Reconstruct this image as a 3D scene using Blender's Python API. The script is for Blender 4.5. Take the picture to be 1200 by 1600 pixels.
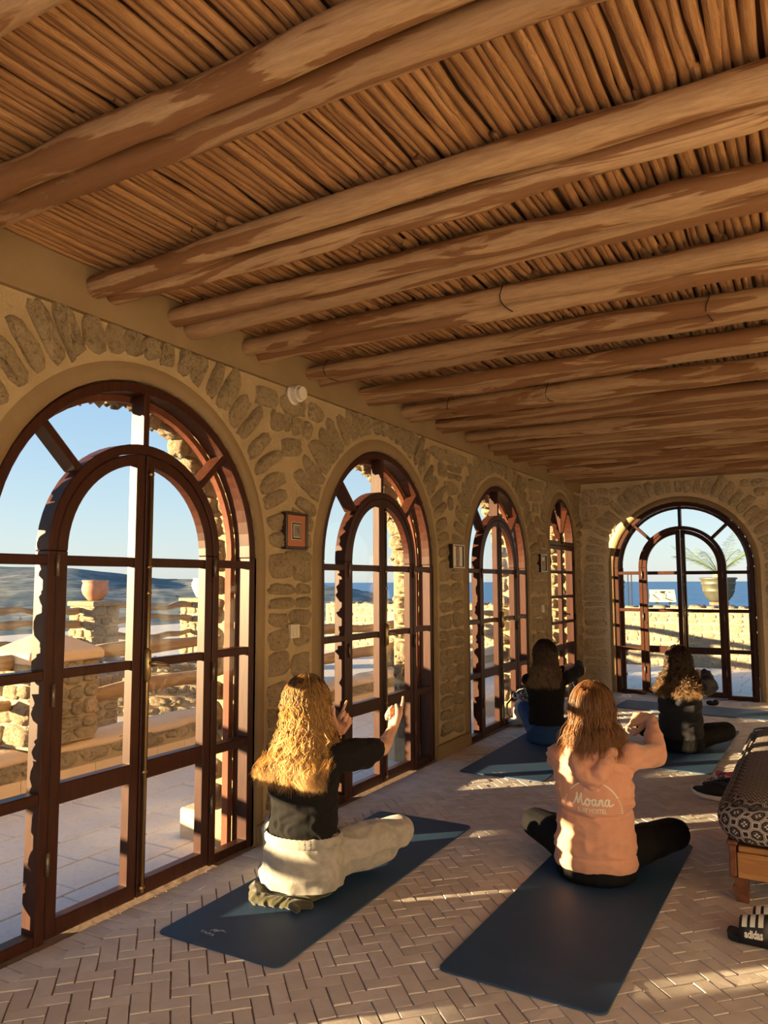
import bpy, bmesh, math, random
import numpy as np
from mathutils import Vector, Matrix, noise
for _o in list(bpy.data.objects): bpy.data.objects.remove(_o)
SC = bpy.context.scene
COL = SC.collection
PI = math.pi
# ---------------------------------------------------------------- camera
YAW, PITCH, ROLL, FPX = -0.51734755, 0.09113034, -0.00376832, 1185.77
CAMP = Vector((2.6817, 0.0, 1.40))
_f = Vector((math.sin(YAW)*math.cos(PITCH), math.cos(YAW)*math.cos(PITCH), math.sin(PITCH)))
_r0 = Vector((math.cos(YAW), -math.sin(YAW), 0)); _u0 = _r0.cross(_f)
_r = _r0*math.cos(ROLL) + _u0*math.sin(ROLL); _u = _u0*math.cos(ROLL) - _r0*math.sin(ROLL)
cam_data = bpy.data.cameras.new('camera'); cam = bpy.data.objects.new('camera', cam_data); COL.objects.link(cam)
_m = Matrix((_r, _u, -_f)).transposed().to_4x4(); _m.translation = CAMP
cam.matrix_world = _m
cam_data.sensor_fit = 'VERTICAL'; cam_data.sensor_height = 36.0
cam_data.lens = FPX*36.0/1600.0
cam_data.clip_start = 0.05; cam_data.clip_end = 200000
SC.camera = cam
# ---------------------------------------------------------------- light
SUN_EL = math.atan(0.108); SUN_AZ = (-0.746, -0.666)       # horizontal direction towards the sun
w = bpy.data.worlds.new('sky'); SC.world = w; w.use_nodes = True
nt = w.node_tree; nt.nodes.clear()
# clear evening sky: the atmosphere model, evened out by a height gradient that is the same all round
sky = nt.nodes.new('ShaderNodeTexSky'); sky.sky_type = 'NISHITA'; sky.sun_disc = False
sky.sun_elevation = math.radians(22); sky.sun_rotation = math.atan2(SUN_AZ[0], SUN_AZ[1])
sky.altitude = 100; sky.air_density = 1.0; sky.dust_density = 0.5; sky.ozone_density = 1.5
tcw = nt.nodes.new('ShaderNodeTexCoord'); spw = nt.nodes.new('ShaderNodeSeparateXYZ'); nt.links.new(tcw.outputs['Generated'], spw.inputs[0])
rw = nt.nodes.new('ShaderNodeValToRGB'); nt.links.new(spw.outputs[2], rw.inputs[0]); re_ = rw.color_ramp.elements
re_[0].position = 0.0; re_[0].color = (3.0, 3.35, 3.65, 1)
for p_, c_ in ((0.10, (2.5, 3.25, 3.75, 1)), (0.30, (1.45, 2.75, 4.1, 1)), (0.7, (0.75, 1.75, 3.3, 1))):
    q_ = re_.new(p_); q_.color = c_
re_[-1].position = 1.0; re_[-1].color = (0.6, 1.4, 2.8, 1)
mxw = nt.nodes.new('ShaderNodeMix'); mxw.data_type = 'RGBA'; mxw.inputs[0].default_value = 0.72
nt.links.new(sky.outputs[0], mxw.inputs[6]); nt.links.new(rw.outputs[0], mxw.inputs[7])
bg = nt.nodes.new('ShaderNodeBackground'); bg.inputs[1].default_value = 0.068
wo = nt.nodes.new('ShaderNodeOutputWorld')
nt.links.new(mxw.outputs[2], bg.inputs[0]); nt.links.new(bg.outputs[0], wo.inputs[0])
sd = bpy.data.lights.new('sun', 'SUN'); sd.energy = 9.0; sd.angle = math.radians(0.55); sd.color = (1.0, 0.72, 0.38)
so = bpy.data.objects.new('sun', sd); COL.objects.link(so)
_sv = Vector((SUN_AZ[0], SUN_AZ[1], math.tan(SUN_EL))).normalized()
so.rotation_euler = _sv.to_track_quat('Z', 'Y').to_euler(); so.location = (-6, -7, 6)
SC.view_settings.view_transform = 'Standard'; SC.view_settings.look = 'None'
SC.view_settings.gamma = 1.0; SC.view_settings.use_curve_mapping = False
SC.view_settings.exposure = 1.75
cy = SC.cycles
cy.max_bounces = 12; cy.diffuse_bounces = 8; cy.glossy_bounces = 4; cy.transmission_bounces = 6
cy.transparent_max_bounces = 24; cy.sample_clamp_indirect = 8.0; cy.caustics_reflective = False; cy.caustics_refractive = False
cy.use_denoising = True
# ---------------------------------------------------------------- materials
def _lin(c):
    return tuple(((v/255)/12.92 if v/255 <= 0.04045 else ((v/255+0.055)/1.055)**2.4) for v in c)
class NT:
    """tiny helper round a node tree"""
    def __init__(s, name):
        s.m = bpy.data.materials.new(name); s.m.use_nodes = True; s.t = s.m.node_tree
        s.b = s.t.nodes['Principled BSDF']; s.out = s.t.nodes['Material Output']
    def n(s, typ, **kw):
        nd = s.t.nodes.new(typ)
        for k, v in kw.items():
            if k in nd.inputs: nd.inputs[k].default_value = v
            else: setattr(nd, k, v)
        return nd
    def l(s, a, b): s.t.links.new(a, b)
    def coords(s, kind='Object', scale=(1, 1, 1), rot=(0, 0, 0)):
        tc = s.n('ShaderNodeTexCoord'); mp = s.n('ShaderNodeMapping')
        mp.inputs['Scale'].default_value = scale; mp.inputs['Rotation'].default_value = rot
        s.l(tc.outputs[kind], mp.inputs[0]); return mp.outputs[0]
    def noise(s, vec, scale, detail=4, rough=0.6, dist=0.0):
        nd = s.n('ShaderNodeTexNoise'); nd.inputs['Scale'].default_value = scale
        nd.inputs['Detail'].default_value = detail; nd.inputs['Roughness'].default_value = rough
        nd.inputs['Distortion'].default_value = dist
        s.l(vec, nd.inputs['Vector']); return nd.outputs['Fac']
    def ramp(s, fac, stops):
        r = s.n('ShaderNodeValToRGB'); e = r.color_ramp.elements
        while len(e) > 1: e.remove(e[-1])
        e[0].position = stops[0][0]; e[0].color = (*stops[0][1], 1)
        for p, c in stops[1:]:
            q = e.new(p); q.color = (*c, 1)
        s.l(fac, r.inputs[0]); return r.outputs[0]
    def mix(s, fac, a, b, mode='MIX'):
        m = s.n('ShaderNodeMix', data_type='RGBA', blend_type=mode)
        for sock, v in ((0, fac), (6, a), (7, b)):
            if hasattr(v, 'is_linked') or hasattr(v, 'links'): s.l(v, m.inputs[sock])
            elif isinstance(v, tuple): m.inputs[sock].default_value = (*v, 1)
            else: m.inputs[sock].default_value = v
        return m.outputs[2]
    def math(s, op, a, b=0.0):
        m = s.n('ShaderNodeMath', operation=op)
        for i, v in enumerate((a, b)):
            if hasattr(v, 'links'): s.l(v, m.inputs[i])
            else: m.inputs[i].default_value = v
        return m.outputs[0]
    def bump(s, h, strength=0.4, dist=0.01, prev=None):
        b = s.n('ShaderNodeBump'); b.inputs['Strength'].default_value = strength; b.inputs['Distance'].default_value = dist
        s.l(h, b.inputs['Height'])
        if prev is not None: s.l(prev, b.inputs['Normal'])
        return b.outputs[0]
    def done(s, col=None, rough=0.6, normal=None, metal=0.0, spec=None, **kw):
        if col is not None:
            if isinstance(col, tuple): s.b.inputs['Base Color'].default_value = (*col, 1)
            else: s.l(col, s.b.inputs['Base Color'])
        if hasattr(rough, 'links'): s.l(rough, s.b.inputs['Roughness'])
        else: s.b.inputs['Roughness'].default_value = rough
        s.b.inputs['Metallic'].default_value = metal
        if spec is not None: s.b.inputs['Specular IOR Level'].default_value = spec
        if normal is not None: s.l(normal, s.b.inputs['Normal'])
        for k, v in kw.items(): s.b.inputs[k.replace('_', ' ')].default_value = v
        return s.m
def objrand(m):
    return m.n('ShaderNodeObjectInfo').outputs['Random']
def mat_stone(name, c1, c2, c3, bs=1.0, island=False):
    m = NT(name); v = m.coords('Object')
    geo = m.n('ShaderNodeNewGeometry')
    vp = m.n('ShaderNodeMapping'); m.l(geo.outputs['Position'], vp.inputs[0]); v = vp.outputs[0]
    a = m.noise(v, 7, 5); b = m.noise(v, 38, 6, 0.72); c = m.noise(v, 150, 4, 0.6)
    col = m.ramp(a, [(0.3, c1), (0.7, c2)])
    col = m.mix(m.ramp(b, [(0.36, (1, 1, 1)), (0.50, (0, 0, 0))]), col, c3)  # hollows darkened in the colour, standing in for relief shade
    n1 = m.bump(b, 0.75*bs, 0.022); n2 = m.bump(c, 0.5*bs, 0.006, n1)
    vo = m.n('ShaderNodeTexVoronoi'); vo.inputs['Scale'].default_value = 60; m.l(v, vo.inputs['Vector'])
    pit = m.ramp(vo.outputs['Distance'], [(0.0, (0, 0, 0)), (0.25, (1, 1, 1))])
    n3 = m.bump(pit, 0.35*bs, 0.008, n2)
    return m.done(col, 0.92, n3, spec=0.2)
def mat_plaster(name, c1, c2, bs=1.0):
    m = NT(name)
    geo = m.n('ShaderNodeNewGeometry'); v = geo.outputs['Position']
    a = m.noise(v, 3.0, 6); b = m.noise(v, 18, 5, 0.6); c = m.noise(v, 160, 3)
    col = m.ramp(a, [(0.3, c1), (0.7, c2)])
    n1 = m.bump(b, 0.45*bs, 0.02); n2 = m.bump(c, 0.25*bs, 0.003, n1)
    return m.done(col, 0.93, n2, spec=0.15)
def mat_wood(name, light, mid, dark, axis='X', patch=0.5, rough=0.62, sc=1.0, bump=0.5):
    """bark-stripped wood: long grain plus darker patches left along the grain"""
    m = NT(name); oi = m.n('ShaderNodeObjectInfo')
    s = {'X': (0.6, 7, 7), 'Y': (7, 0.6, 7), 'Z': (7, 7, 0.6)}[axis]
    tc = m.n('ShaderNodeTexCoord'); add = m.n('ShaderNodeVectorMath', operation='ADD')
    m.l(tc.outputs['Object'], add.inputs[0]); m.l(oi.outputs['Location'], add.inputs[1])
    mp = m.n('ShaderNodeMapping'); mp.inputs['Scale'].default_value = tuple(q*sc for q in s); m.l(add.outputs[0], mp.inputs[0]); v = mp.outputs[0]
    a = m.noise(v, 1.3, 5, 0.55, 1.3); g = m.noise(v, 14, 6, 0.7); k = m.noise(v, 5, 2)
    col = m.mix(m.ramp(a, [(patch-0.012, (0, 0, 0)), (patch+0.012, (1, 1, 1))]), light, mid)
    col = m.mix(m.ramp(g, [(0.35, (0, 0, 0)), (0.85, (0.75, 0.75, 0.75))]), col, dark)
    sepr = m.math('MULTIPLY', oi.outputs['Random'], 0.45)
    col = m.mix(sepr, col, dark)
    n1 = m.bump(a, bump*0.5, 0.012); n2 = m.bump(g, bump*0.5, 0.004, n1); 
    return m.done(col, rough, n2, spec=0.3)
M = {}
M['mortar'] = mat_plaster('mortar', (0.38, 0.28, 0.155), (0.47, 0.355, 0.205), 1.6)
M['mortar_lit'] = mat_plaster('lit_mortar', (0.62, 0.48, 0.29), (0.72, 0.57, 0.37), 1.6)  # paler mortar and stone copies: end wall brightened by colour, not by light
M['stone_lit'] = mat_stone('lit_wall_stone', (0.66, 0.52, 0.32), (0.76, 0.62, 0.41), (0.46, 0.34, 0.20), 1.6)
M['plaster'] = mat_plaster('plaster', (0.25, 0.172, 0.09), (0.30, 0.21, 0.115), 0.5)
M['bounce_white'] = mat_plaster('bounce_white', (0.84, 0.80, 0.73), (0.88, 0.84, 0.77), 0.5)  # for the unseen right and rear walls, whitened to bounce light indoors
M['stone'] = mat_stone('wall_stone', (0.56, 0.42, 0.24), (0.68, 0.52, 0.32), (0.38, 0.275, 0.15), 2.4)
M['stone_out'] = mat_stone('terrace_stone', (0.36, 0.29, 0.195), (0.44, 0.36, 0.25), (0.24, 0.18, 0.115), 1.4)
M['mortar_out'] = mat_plaster('terrace_mortar', (0.36, 0.295, 0.205), (0.43, 0.355, 0.25))
M['cap'] = mat_plaster('smooth_render', (0.60, 0.44, 0.29), (0.66, 0.50, 0.34), 0.8)
M['log'] = mat_wood('peeled_log', (0.60, 0.40, 0.22), (0.30, 0.15, 0.065), (0.19, 0.085, 0.035), 'X', 0.508)
M['pole'] = mat_wood('thin_pole', (0.62, 0.355, 0.165), (0.42, 0.21, 0.085), (0.18, 0.08, 0.03), 'Y', 0.50, sc=1.6)
M['rail'] = mat_wood('weathered_log', (0.50, 0.36, 0.21), (0.38, 0.25, 0.13), (0.20, 0.12, 0.06), 'Y', 0.5, 0.8)
def mat_door():
    m = NT('varnished_frame'); v = m.coords('Object', (9, 9, 1.2))
    g = m.noise(v, 6, 5, 0.6)
    col = m.ramp(g, [(0.3, (0.032, 0.010, 0.006)), (0.7, (0.060, 0.018, 0.009))])
    return m.done(col, 0.42, m.bump(g, 0.12, 0.003), spec=0.22)
M['door'] = mat_door()
M['door_out'] = mat_wood('sunlit_frame', (0.22, 0.065, 0.028), (0.17, 0.048, 0.02), (0.09, 0.025, 0.012), 'Z', 0.5, 0.7, 1.0, 0.2)  # lit copy of the frame wood, sunlit red mixed into its colour
def mat_glass(name='pane_glass', tint=(1, 1, 1), rough=0.02):
    m = NT(name); t = m.t; t.nodes.remove(m.b)
    tr = m.n('ShaderNodeBsdfTransparent'); tr.inputs[0].default_value = (*tint, 1)
    gl = m.n('ShaderNodeBsdfGlossy'); gl.inputs['Roughness'].default_value = rough
    fr = m.n('ShaderNodeFresnel'); fr.inputs[0].default_value = 1.35
    mx = m.n('ShaderNodeMixShader'); m.l(fr.outputs[0], mx.inputs[0]); m.l(tr.outputs[0], mx.inputs[1]); m.l(gl.outputs[0], mx.inputs[2])
    m.l(mx.outputs[0], m.out.inputs[0]); return m.m
M['glass'] = mat_glass(tint=(0.97, 0.98, 0.97))
def mat_plain(name, col, rough=0.6, metal=0.0, spec=0.5, ns=0, nb=0.0, var=0.0, **kw):
    m = NT(name); c = col; nrm = None
    if ns:
        v = m.coords('Object'); f = m.noise(v, ns, 4)
        if var: c = m.ramp(f, [(0.3, tuple(q*(1-var) for q in col)), (0.7, tuple(min(1, q*(1+var)) for q in col))])
        if nb: nrm = m.bump(f, nb, 0.004)
    return m.done(c, rough, nrm, metal, spec, **kw)
M['brass'] = mat_plain('aged_brass', (0.42, 0.30, 0.13), 0.35, 0.9)
M['iron'] = mat_plain('dark_iron', (0.03, 0.025, 0.02), 0.45, 0.6)
M['hinge'] = mat_plain('hinge_metal', (0.20, 0.17, 0.13), 0.4, 0.7)
def mat_brick():
    m = NT('floor_brick'); geo = m.n('ShaderNodeNewGeometry'); v = geo.outputs['Position']
    oi = m.n('ShaderNodeAttribute'); oi.attribute_name = 'rnd'
    vo = m.n('ShaderNodeTexWhiteNoise', noise_dimensions='1D'); m.l(geo.outputs['Random Per Island'], vo.inputs['W'])
    o2 = m.n('ShaderNodeObjectInfo'); rr = m.math('FRACT', m.math('ADD', vo.outputs['Value'], o2.outputs['Random']))
    col = m.ramp(rr, [(0.0, (0.60, 0.54, 0.49)), (0.45, (0.68, 0.62, 0.57)), (1.0, (0.74, 0.68, 0.63))])
    n = m.noise(v, 9, 5, 0.6); n2 = m.noise(v, 90, 4, 0.6)
    col = m.mix(m.ramp(n, [(0.35, (0, 0, 0)), (0.8, (0.7, 0.7, 0.7))]), col, (0.52, 0.44, 0.38))
    nb = m.bump(n, 0.25, 0.01); nb = m.bump(n2, 0.25, 0.002, nb)
    return m.done(col, 0.72, nb, spec=0.35)
M['brick'] = mat_brick()
M['grout'] = mat_plaster('floor_grout', (0.27, 0.19, 0.145), (0.33, 0.24, 0.185), 0.5)
# ---------------------------------------------------------------- geometry helpers
def world_origin(o):
    v = Vector((0, 0, 0))
    while o is not None:
        v = v + o.location; o = o.parent
    return v
def meta(o, label=None, cat=None, group=None, kind=None):
    if label: o['label'] = label
    if cat: o['category'] = cat
    if group: o['group'] = group
    if kind: o['kind'] = kind
    return o
def empty(name, loc=(0, 0, 0), label=None, cat=None, group=None, kind=None, parent=None):
    o = bpy.data.objects.new(name, None); COL.objects.link(o); o.location = loc; o.empty_display_size = 0.1
    o.parent = parent
    if parent is not None: o.location = Vector(loc) - world_origin(parent)
    return meta(o, label, cat, group, kind)
class MB:
    """collects geometry in world coordinates; build() makes ONE mesh object relative to its parent or to `at`"""
    def __init__(s): s.v = []; s.f = []; s.mi = []; s.sm = []
    def add(s, vs, fs, mi=0, smooth=False):
        o = len(s.v); s.v.extend([tuple(p) for p in vs])
        for f in fs: s.f.append(tuple(i+o for i in f)); s.mi.append(mi); s.sm.append(smooth)
    def box(s, x0, x1, y0, y1, z0, z1, mi=0):
        s.add([(x0, y0, z0), (x1, y0, z0), (x1, y1, z0), (x0, y1, z0), (x0, y0, z1), (x1, y0, z1), (x1, y1, z1), (x0, y1, z1)],
              [(0, 3, 2, 1), (4, 5, 6, 7), (0, 1, 5, 4), (1, 2, 6, 5), (2, 3, 7, 6), (3, 0, 4, 7)], mi)
    def tube(s, pts, rad, sides=8, mi=0, caps=True, smooth=True, wob=0.0, seed=0):
        pts = [Vector(p) for p in pts]; n = len(pts)
        if not hasattr(rad, '__len__'): rad = [rad]*n
        rings = []; up = None
        for i, p in enumerate(pts):
            t = (pts[min(i+1, n-1)] - pts[max(i-1, 0)]).normalized()
            if up is None:
                up = Vector((0, 0, 1)) if abs(t.z) < 0.9 else Vector((1, 0, 0))
            a = t.cross(up)
            if a.length < 1e-5: a = t.orthogonal()
            a.normalize(); b = a.cross(t).normalized(); up = b
            ring = []
            for k in range(sides):
                th = 2*PI*k/sides; r = rad[i]
                if wob: r *= 1 + wob*noise.noise(Vector((math.cos(th)*1.3, math.sin(th)*1.3, i*0.35 + seed*7.7)))
                ring.append(p + a*math.cos(th)*r + b*math.sin(th)*r)
            rings.append(ring)
        vs = [q for r in rings for q in r]
        fs = [(i*sides+k, i*sides+(k+1) % sides, (i+1)*sides+(k+1) % sides, (i+1)*sides+k) for i in range(n-1) for k in range(sides)]
        if caps: fs += [tuple(range(sides))[::-1], tuple((n-1)*sides+k for k in range(sides))]
        s.add(vs, fs, mi, smooth)
    def lathe(s, c, prof, sides=24, mi=0, smooth=True, sx=1, sy=1):
        c = Vector(c); n = len(prof)
        vs = [c + Vector((math.cos(2*PI*k/sides)*r*sx, math.sin(2*PI*k/sides)*r*sy, z)) for r, z in prof for k in range(sides)]
        fs = [(i*sides+k, i*sides+(k+1) % sides, (i+1)*sides+(k+1) % sides, (i+1)*sides+k) for i in range(n-1) for k in range(sides)]
        if prof[0][0] > 1e-6: fs.append(tuple(range(sides))[::-1])
        if prof[-1][0] > 1e-6: fs.append(tuple((n-1)*sides+k for k in range(sides)))
        s.add(vs, fs, mi, smooth)
    def build(s, name, mats, parent=None, at=None, recalc=True, **kw):
        me = bpy.data.meshes.new(name)
        org = world_origin(parent) if parent is not None else Vector((0, 0, 0))
        loc = Vector(at) - org if at is not None else Vector((0, 0, 0))
        base = org + loc
        V = np.array(s.v, dtype=float) - np.array(base)
        me.from_pydata(V.tolist(), [], s.f)
        for m in (mats if isinstance(mats, (list, tuple)) else [mats]): me.materials.append(m)
        me.polygons.foreach_set('material_index', s.mi); me.polygons.foreach_set('use_smooth', s.sm)
        if recalc:
            b = bmesh.new(); b.from_mesh(me); bmesh.ops.recalc_face_normals(b, faces=b.faces[:]); b.to_mesh(me); b.free()
        me.update()
        o = bpy.data.objects.new(name, me); COL.objects.link(o); o.parent = parent; o.location = loc
        return meta(o, **kw)
def link_mesh(name, me, parent=None, loc=(0, 0, 0), rot=None, scale=None, **kw):
    o = bpy.data.objects.new(name, me); COL.objects.link(o); o.parent = parent
    org = world_origin(parent) if parent is not None else Vector((0, 0, 0))
    o.location = Vector(loc) - org
    if rot is not None: o.rotation_euler = rot
    if scale is not None: o.scale = scale
    return meta(o, **kw)
def fbm(x, y, z, s=1.0):
    return noise.fractal(Vector((x*s, y*s, z*s)), 0.8, 2.0, 3)
# ================================================================ structure
XR, YR, YB, ZC = 5.4, -1.5, 9.894, 2.745
TW = 0.36
class Plane:
    """wall plane: u along the wall, d outward through the wall, z up; n points into the room"""
    def __init__(s, o, u, n): s.o = Vector(o); s.u = Vector(u); s.n = Vector(n)
    def __call__(s, u, d, z): return s.o + s.u*u - s.n*d + Vector((0, 0, z))
    def rot(s, ang=0.0):
        X = s.u*math.cos(ang) + Vector((0, 0, 1))*math.sin(ang); Y = -s.u*math.sin(ang) + Vector((0, 0, 1))*math.cos(ang)
        return Matrix((X, Y, s.n)).transposed().to_euler()
PL = Plane((0, 0, 0), (0, 1, 0), (1, 0, 0))
PB = Plane((0, YB, 0), (1, 0, 0), (0, -1, 0))
PR = Plane((XR, 0, 0), (0, -1, 0), (-1, 0, 0))     # u runs towards -y
PF = Plane((0, YR, 0), (-1, 0, 0), (0, 1, 0))      # u runs towards -x
RO, ZA = 0.80, 1.53                                  # outer radius and springing height of the big arches
def arch_top(u, uc, r, za):
    q = r*r - (u-uc)**2
    return za + math.sqrt(q) if q > 0 else None
def wall_mesh(P, u0, u1, ops, name, mat, zt=2.95, **kw):
    """ops: list of (centre, radius, springing height); the wall is thick and has true reveals"""
    us = {u0, u1}
    for c, r, za in ops:
        for k in range(25): us.add(round(c - r*math.cos(PI*k/24), 5))
    us = sorted(u for u in us if u0 <= u <= u1)
    mb = MB()
    for a, b in zip(us[:-1], us[1:]):
        m_ = (a+b)/2; z0a = z0b = -0.12
        for c, r, za in ops:
            if abs(m_-c) < r:
                z0a = za + math.sqrt(max(0, r*r-(a-c)**2)); z0b = za + math.sqrt(max(0, r*r-(b-c)**2))
                mb.add([P(a, 0, z0a), P(b, 0, z0b), P(b, TW, z0b), P(a, TW, z0a)], [(0, 1, 2, 3)], smooth=True)
        n = 1
        for d in (0, TW):
            mb.add([P(a, d, z0a), P(b, d, z0b), P(b, d, zt), P(a, d, zt)], [(0, 1, 2, 3) if d == 0 else (3, 2, 1, 0)])
        mb.add([P(a, 0, zt), P(b, 0, zt), P(b, TW, zt), P(a, TW, zt)], [(0, 1, 2, 3)])
    for c, r, za in ops:
        for sgn in (-1, 1):
            u = c + sgn*r
            mb.add([P(u, 0, -0.12), P(u, TW, -0.12), P(u, TW, za), P(u, 0, za)], [(0, 1, 2, 3) if sgn > 0 else (3, 2, 1, 0)])
    for u in (u0, u1): mb.add([P(u, 0, -0.12), P(u, TW, -0.12), P(u, TW, zt), P(u, 0, zt)], [(0, 1, 2, 3)])
    return mb.build(name, mat, recalc=False, kind='structure', **kw)
BIG = [2.49, 4.705, 6.985]
L_OPS = [(c, RO, ZA) for c in [0.27] + BIG] + [(9.08, 0.52, 1.875)]
BX = 1.232
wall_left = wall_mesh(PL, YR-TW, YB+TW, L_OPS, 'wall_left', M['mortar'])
wall_back = wall_mesh(PB, 0.0, XR, [(BX, RO+0.01, 1.56), (3.9, RO, 1.56)], 'wall_back', M['mortar_lit'])
wall_right = wall_mesh(PR, -(YB+TW), -(YR-TW), [], 'wall_right', M['bounce_white'])  # unseen side, kept solid and white to throw the sun back inside
wall_rear = wall_mesh(PF, -XR, 0.0, [(-0.95, 0.87, 1.7), (-2.75, 0.87, 1.7), (-4.5, 0.87, 1.7)], 'wall_rear', M['bounce_white'])  # unseen end, set close behind the camera and opened to let sky light in
# ---- stones
def stone_variant(seed, seg=13):
    rng = random.Random(seed); e = rng.uniform(3.0, 6.0); vs = []; fs = []
    ph = [rng.uniform(0, 6.28) for _ in range(3)]
    def out(t): 
        c, s_ = math.cos(t), math.sin(t)
        r = (abs(c)**e + abs(s_)**e)**(-1/e)
        return r*(1 + 0.06*math.sin(3*t+ph[0]) + 0.05*math.sin(5*t+ph[1]) + rng.uniform(-0.06, 0.06))
    R = [out(2*PI*k/seg) for k in range(seg)]
    for fr, z in ((1.08, -0.9), (0.95, 0.42), (0.74, 0.80), (0.42, 0.88)):
        for k in range(seg):
            t = 2*PI*k/seg; q = R[k]*fr*0.5
            vs.append((q*math.cos(t), q*math.sin(t), z + (rng.uniform(-0.34, 0.30) if z > 0 else 0)))
    vs.append((0, 0, 0.9 + rng.uniform(-0.2, 0.15)))
    for i in range(3):
        for k in range(seg): fs.append((i*seg+k, i*seg+(k+1) % seg, (i+1)*seg+(k+1) % seg, (i+1)*seg+k))
    for k in range(seg): fs.append((3*seg+k, 3*seg+(k+1) % seg, 4*seg))
    return vs, fs
STV = [stone_variant(i) for i in range(20)]
def stone_meshes(mat):
    r = []
    for vs, fs in STV:
        me = bpy.data.meshes.new('stone'); me.from_pydata(vs, [], fs); me.materials.append(mat)
        me.polygons.foreach_set('use_smooth', [True]*len(fs)); me.update(); r.append(me)
    return r
ST_IN = stone_meshes(M['stone']); ST_LIT = stone_meshes(M['stone_lit']); ST_OUT = stone_meshes(M['stone_out'])
def put_stones(P, items, meshes, mat, parent, key=None, limit=300, rest='rubble_stone'):
    """items: (u, z, width, height, angle, proud, depth offset). The nearest `limit` are objects, the rest one joined part."""
    cp = CAMP
    items = sorted(items, key=key or (lambda t: (P(t[0], 0, t[1])-cp).length/ max(0.02, (t[2]*t[3])**0.5)))
    rng = random.Random(5)
    rest_mb = MB()
    for i, (u, z, w_, h_, a, pr, d0) in enumerate(items):
        k = rng.randrange(len(meshes)); flip = rng.choice((0, PI))
        if i < limit:
            link_mesh('stone', meshes[k], parent, P(u, d0, z), P.rot(a+flip), (w_, h_, pr))
        else:
            mt = Matrix.Translation(P(u, d0, z)) @ P.rot(a+flip).to_matrix().to_4x4()
            rest_mb.add([mt @ Vector((x*w_, y*h_, q*pr)) for x, y, q in STV[k][0]], STV[k][1], smooth=True)
    if rest_mb.v: rest_mb.build(rest, mat, parent, kind='stuff')
def rubble(u0, u1, z0, z1, ops, rng, ring=0.13, vous=True, rh=(0.095, 0.17), rw=(0.10, 0.25), gap=0.014, pr=(0.018, 0.036), d0=0.0, vlen=(0.20, 0.29)):
    items = []
    z = z0
    while z < z1 - 0.06:
        h = min(rng.uniform(*rh), z1 - z)
        if z1 - z - h < 0.06: h = z1 - z
        zc = z + h/2; cuts = []
        for c, r, za in ops:
            if zc > za - 0.02:
                lim = r + ring + (0.235 if vous else 0) + 0.02; q = lim*lim - (zc-za)**2
                if q > 0: cuts.append((c-math.sqrt(q)-h*0.15, c+math.sqrt(q)+h*0.15))
            else: cuts.append((c-r-0.10, c+r+0.10))
        cuts.sort(); free = []; a = u0
        for c0, c1 in cuts:
            if c0 > a: free.append((a, min(c0, u1)))
            a = max(a, c1)
        if a < u1: free.append((a, u1))
        for a, b in free:
            if b - a < 0.07: continue
            n = max(1, round((b-a)/rng.uniform(*rw))); ws = [rng.uniform(0.7, 1.35) for _ in range(n)]; k = (b-a)/sum(ws); u = a
            for w_ in ws:
                w_ *= k
                if w_ > rw[1]*1.25 and rng.random() < 0.7:
                    items.append((u+w_/4, zc, w_/2-gap, h-gap, rng.uniform(-0.08, 0.08), rng.uniform(*pr), d0)); items.append((u+w_*0.75, zc, w_/2-gap, h-gap, rng.uniform(-0.08, 0.08), rng.uniform(*pr), d0))
                elif w_ > 0.13 and h > 0.13 and rng.random() < 0.22:   # two flat stones one over the other
                    for s_ in (-1, 1): items.append((u+w_/2, zc+s_*h/4, w_-gap, h/2-gap, rng.uniform(-0.06, 0.06), rng.uniform(*pr), d0))
                else: items.append((u+w_/2, zc + rng.uniform(-0.012, 0.012), w_-gap, h-gap*rng.uniform(0.6, 1.6), rng.uniform(-0.13, 0.13), rng.uniform(*pr), d0))
                u += w_
        z += h
    if vous:
        for c, r, za in ops:
            n = int(PI*(r+ring+0.12)/0.115)
            for k in range(n+1):
                a = PI*(k+0.0)/n + rng.uniform(-0.012, 0.012); L = rng.uniform(*vlen)
                rr = r + ring - 0.02 + L/2; uu = c + rr*math.cos(a); zz = za + rr*math.sin(a)
                if zz + L*0.5*math.sin(a) > z1 + 0.05: L = max(0.09, L - (zz+L*0.5*math.sin(a)-z1-0.03)); rr = r + ring - 0.02 + L/2; uu = c + rr*math.cos(a); zz = za+rr*math.sin(a)
                if u0 < uu < u1 and not any(cc != c and math.hypot(uu-cc, zz-za2) < r2+ring for cc, r2, za2 in ops):
                    items.append((uu, zz, rng.uniform(0.078, 0.112), L, a - PI/2, rng.uniform(*pr)*1.25, d0))
    return items
rng = random.Random(11)
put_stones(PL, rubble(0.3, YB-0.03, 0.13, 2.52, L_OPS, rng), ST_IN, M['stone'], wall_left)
put_stones(PB, rubble(0.02, 3.2, 0.06, 2.60, [(BX, RO+0.01, 1.56)], rng, pr=(0.010, 0.022)), ST_LIT, M['stone_lit'], wall_back)
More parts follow.
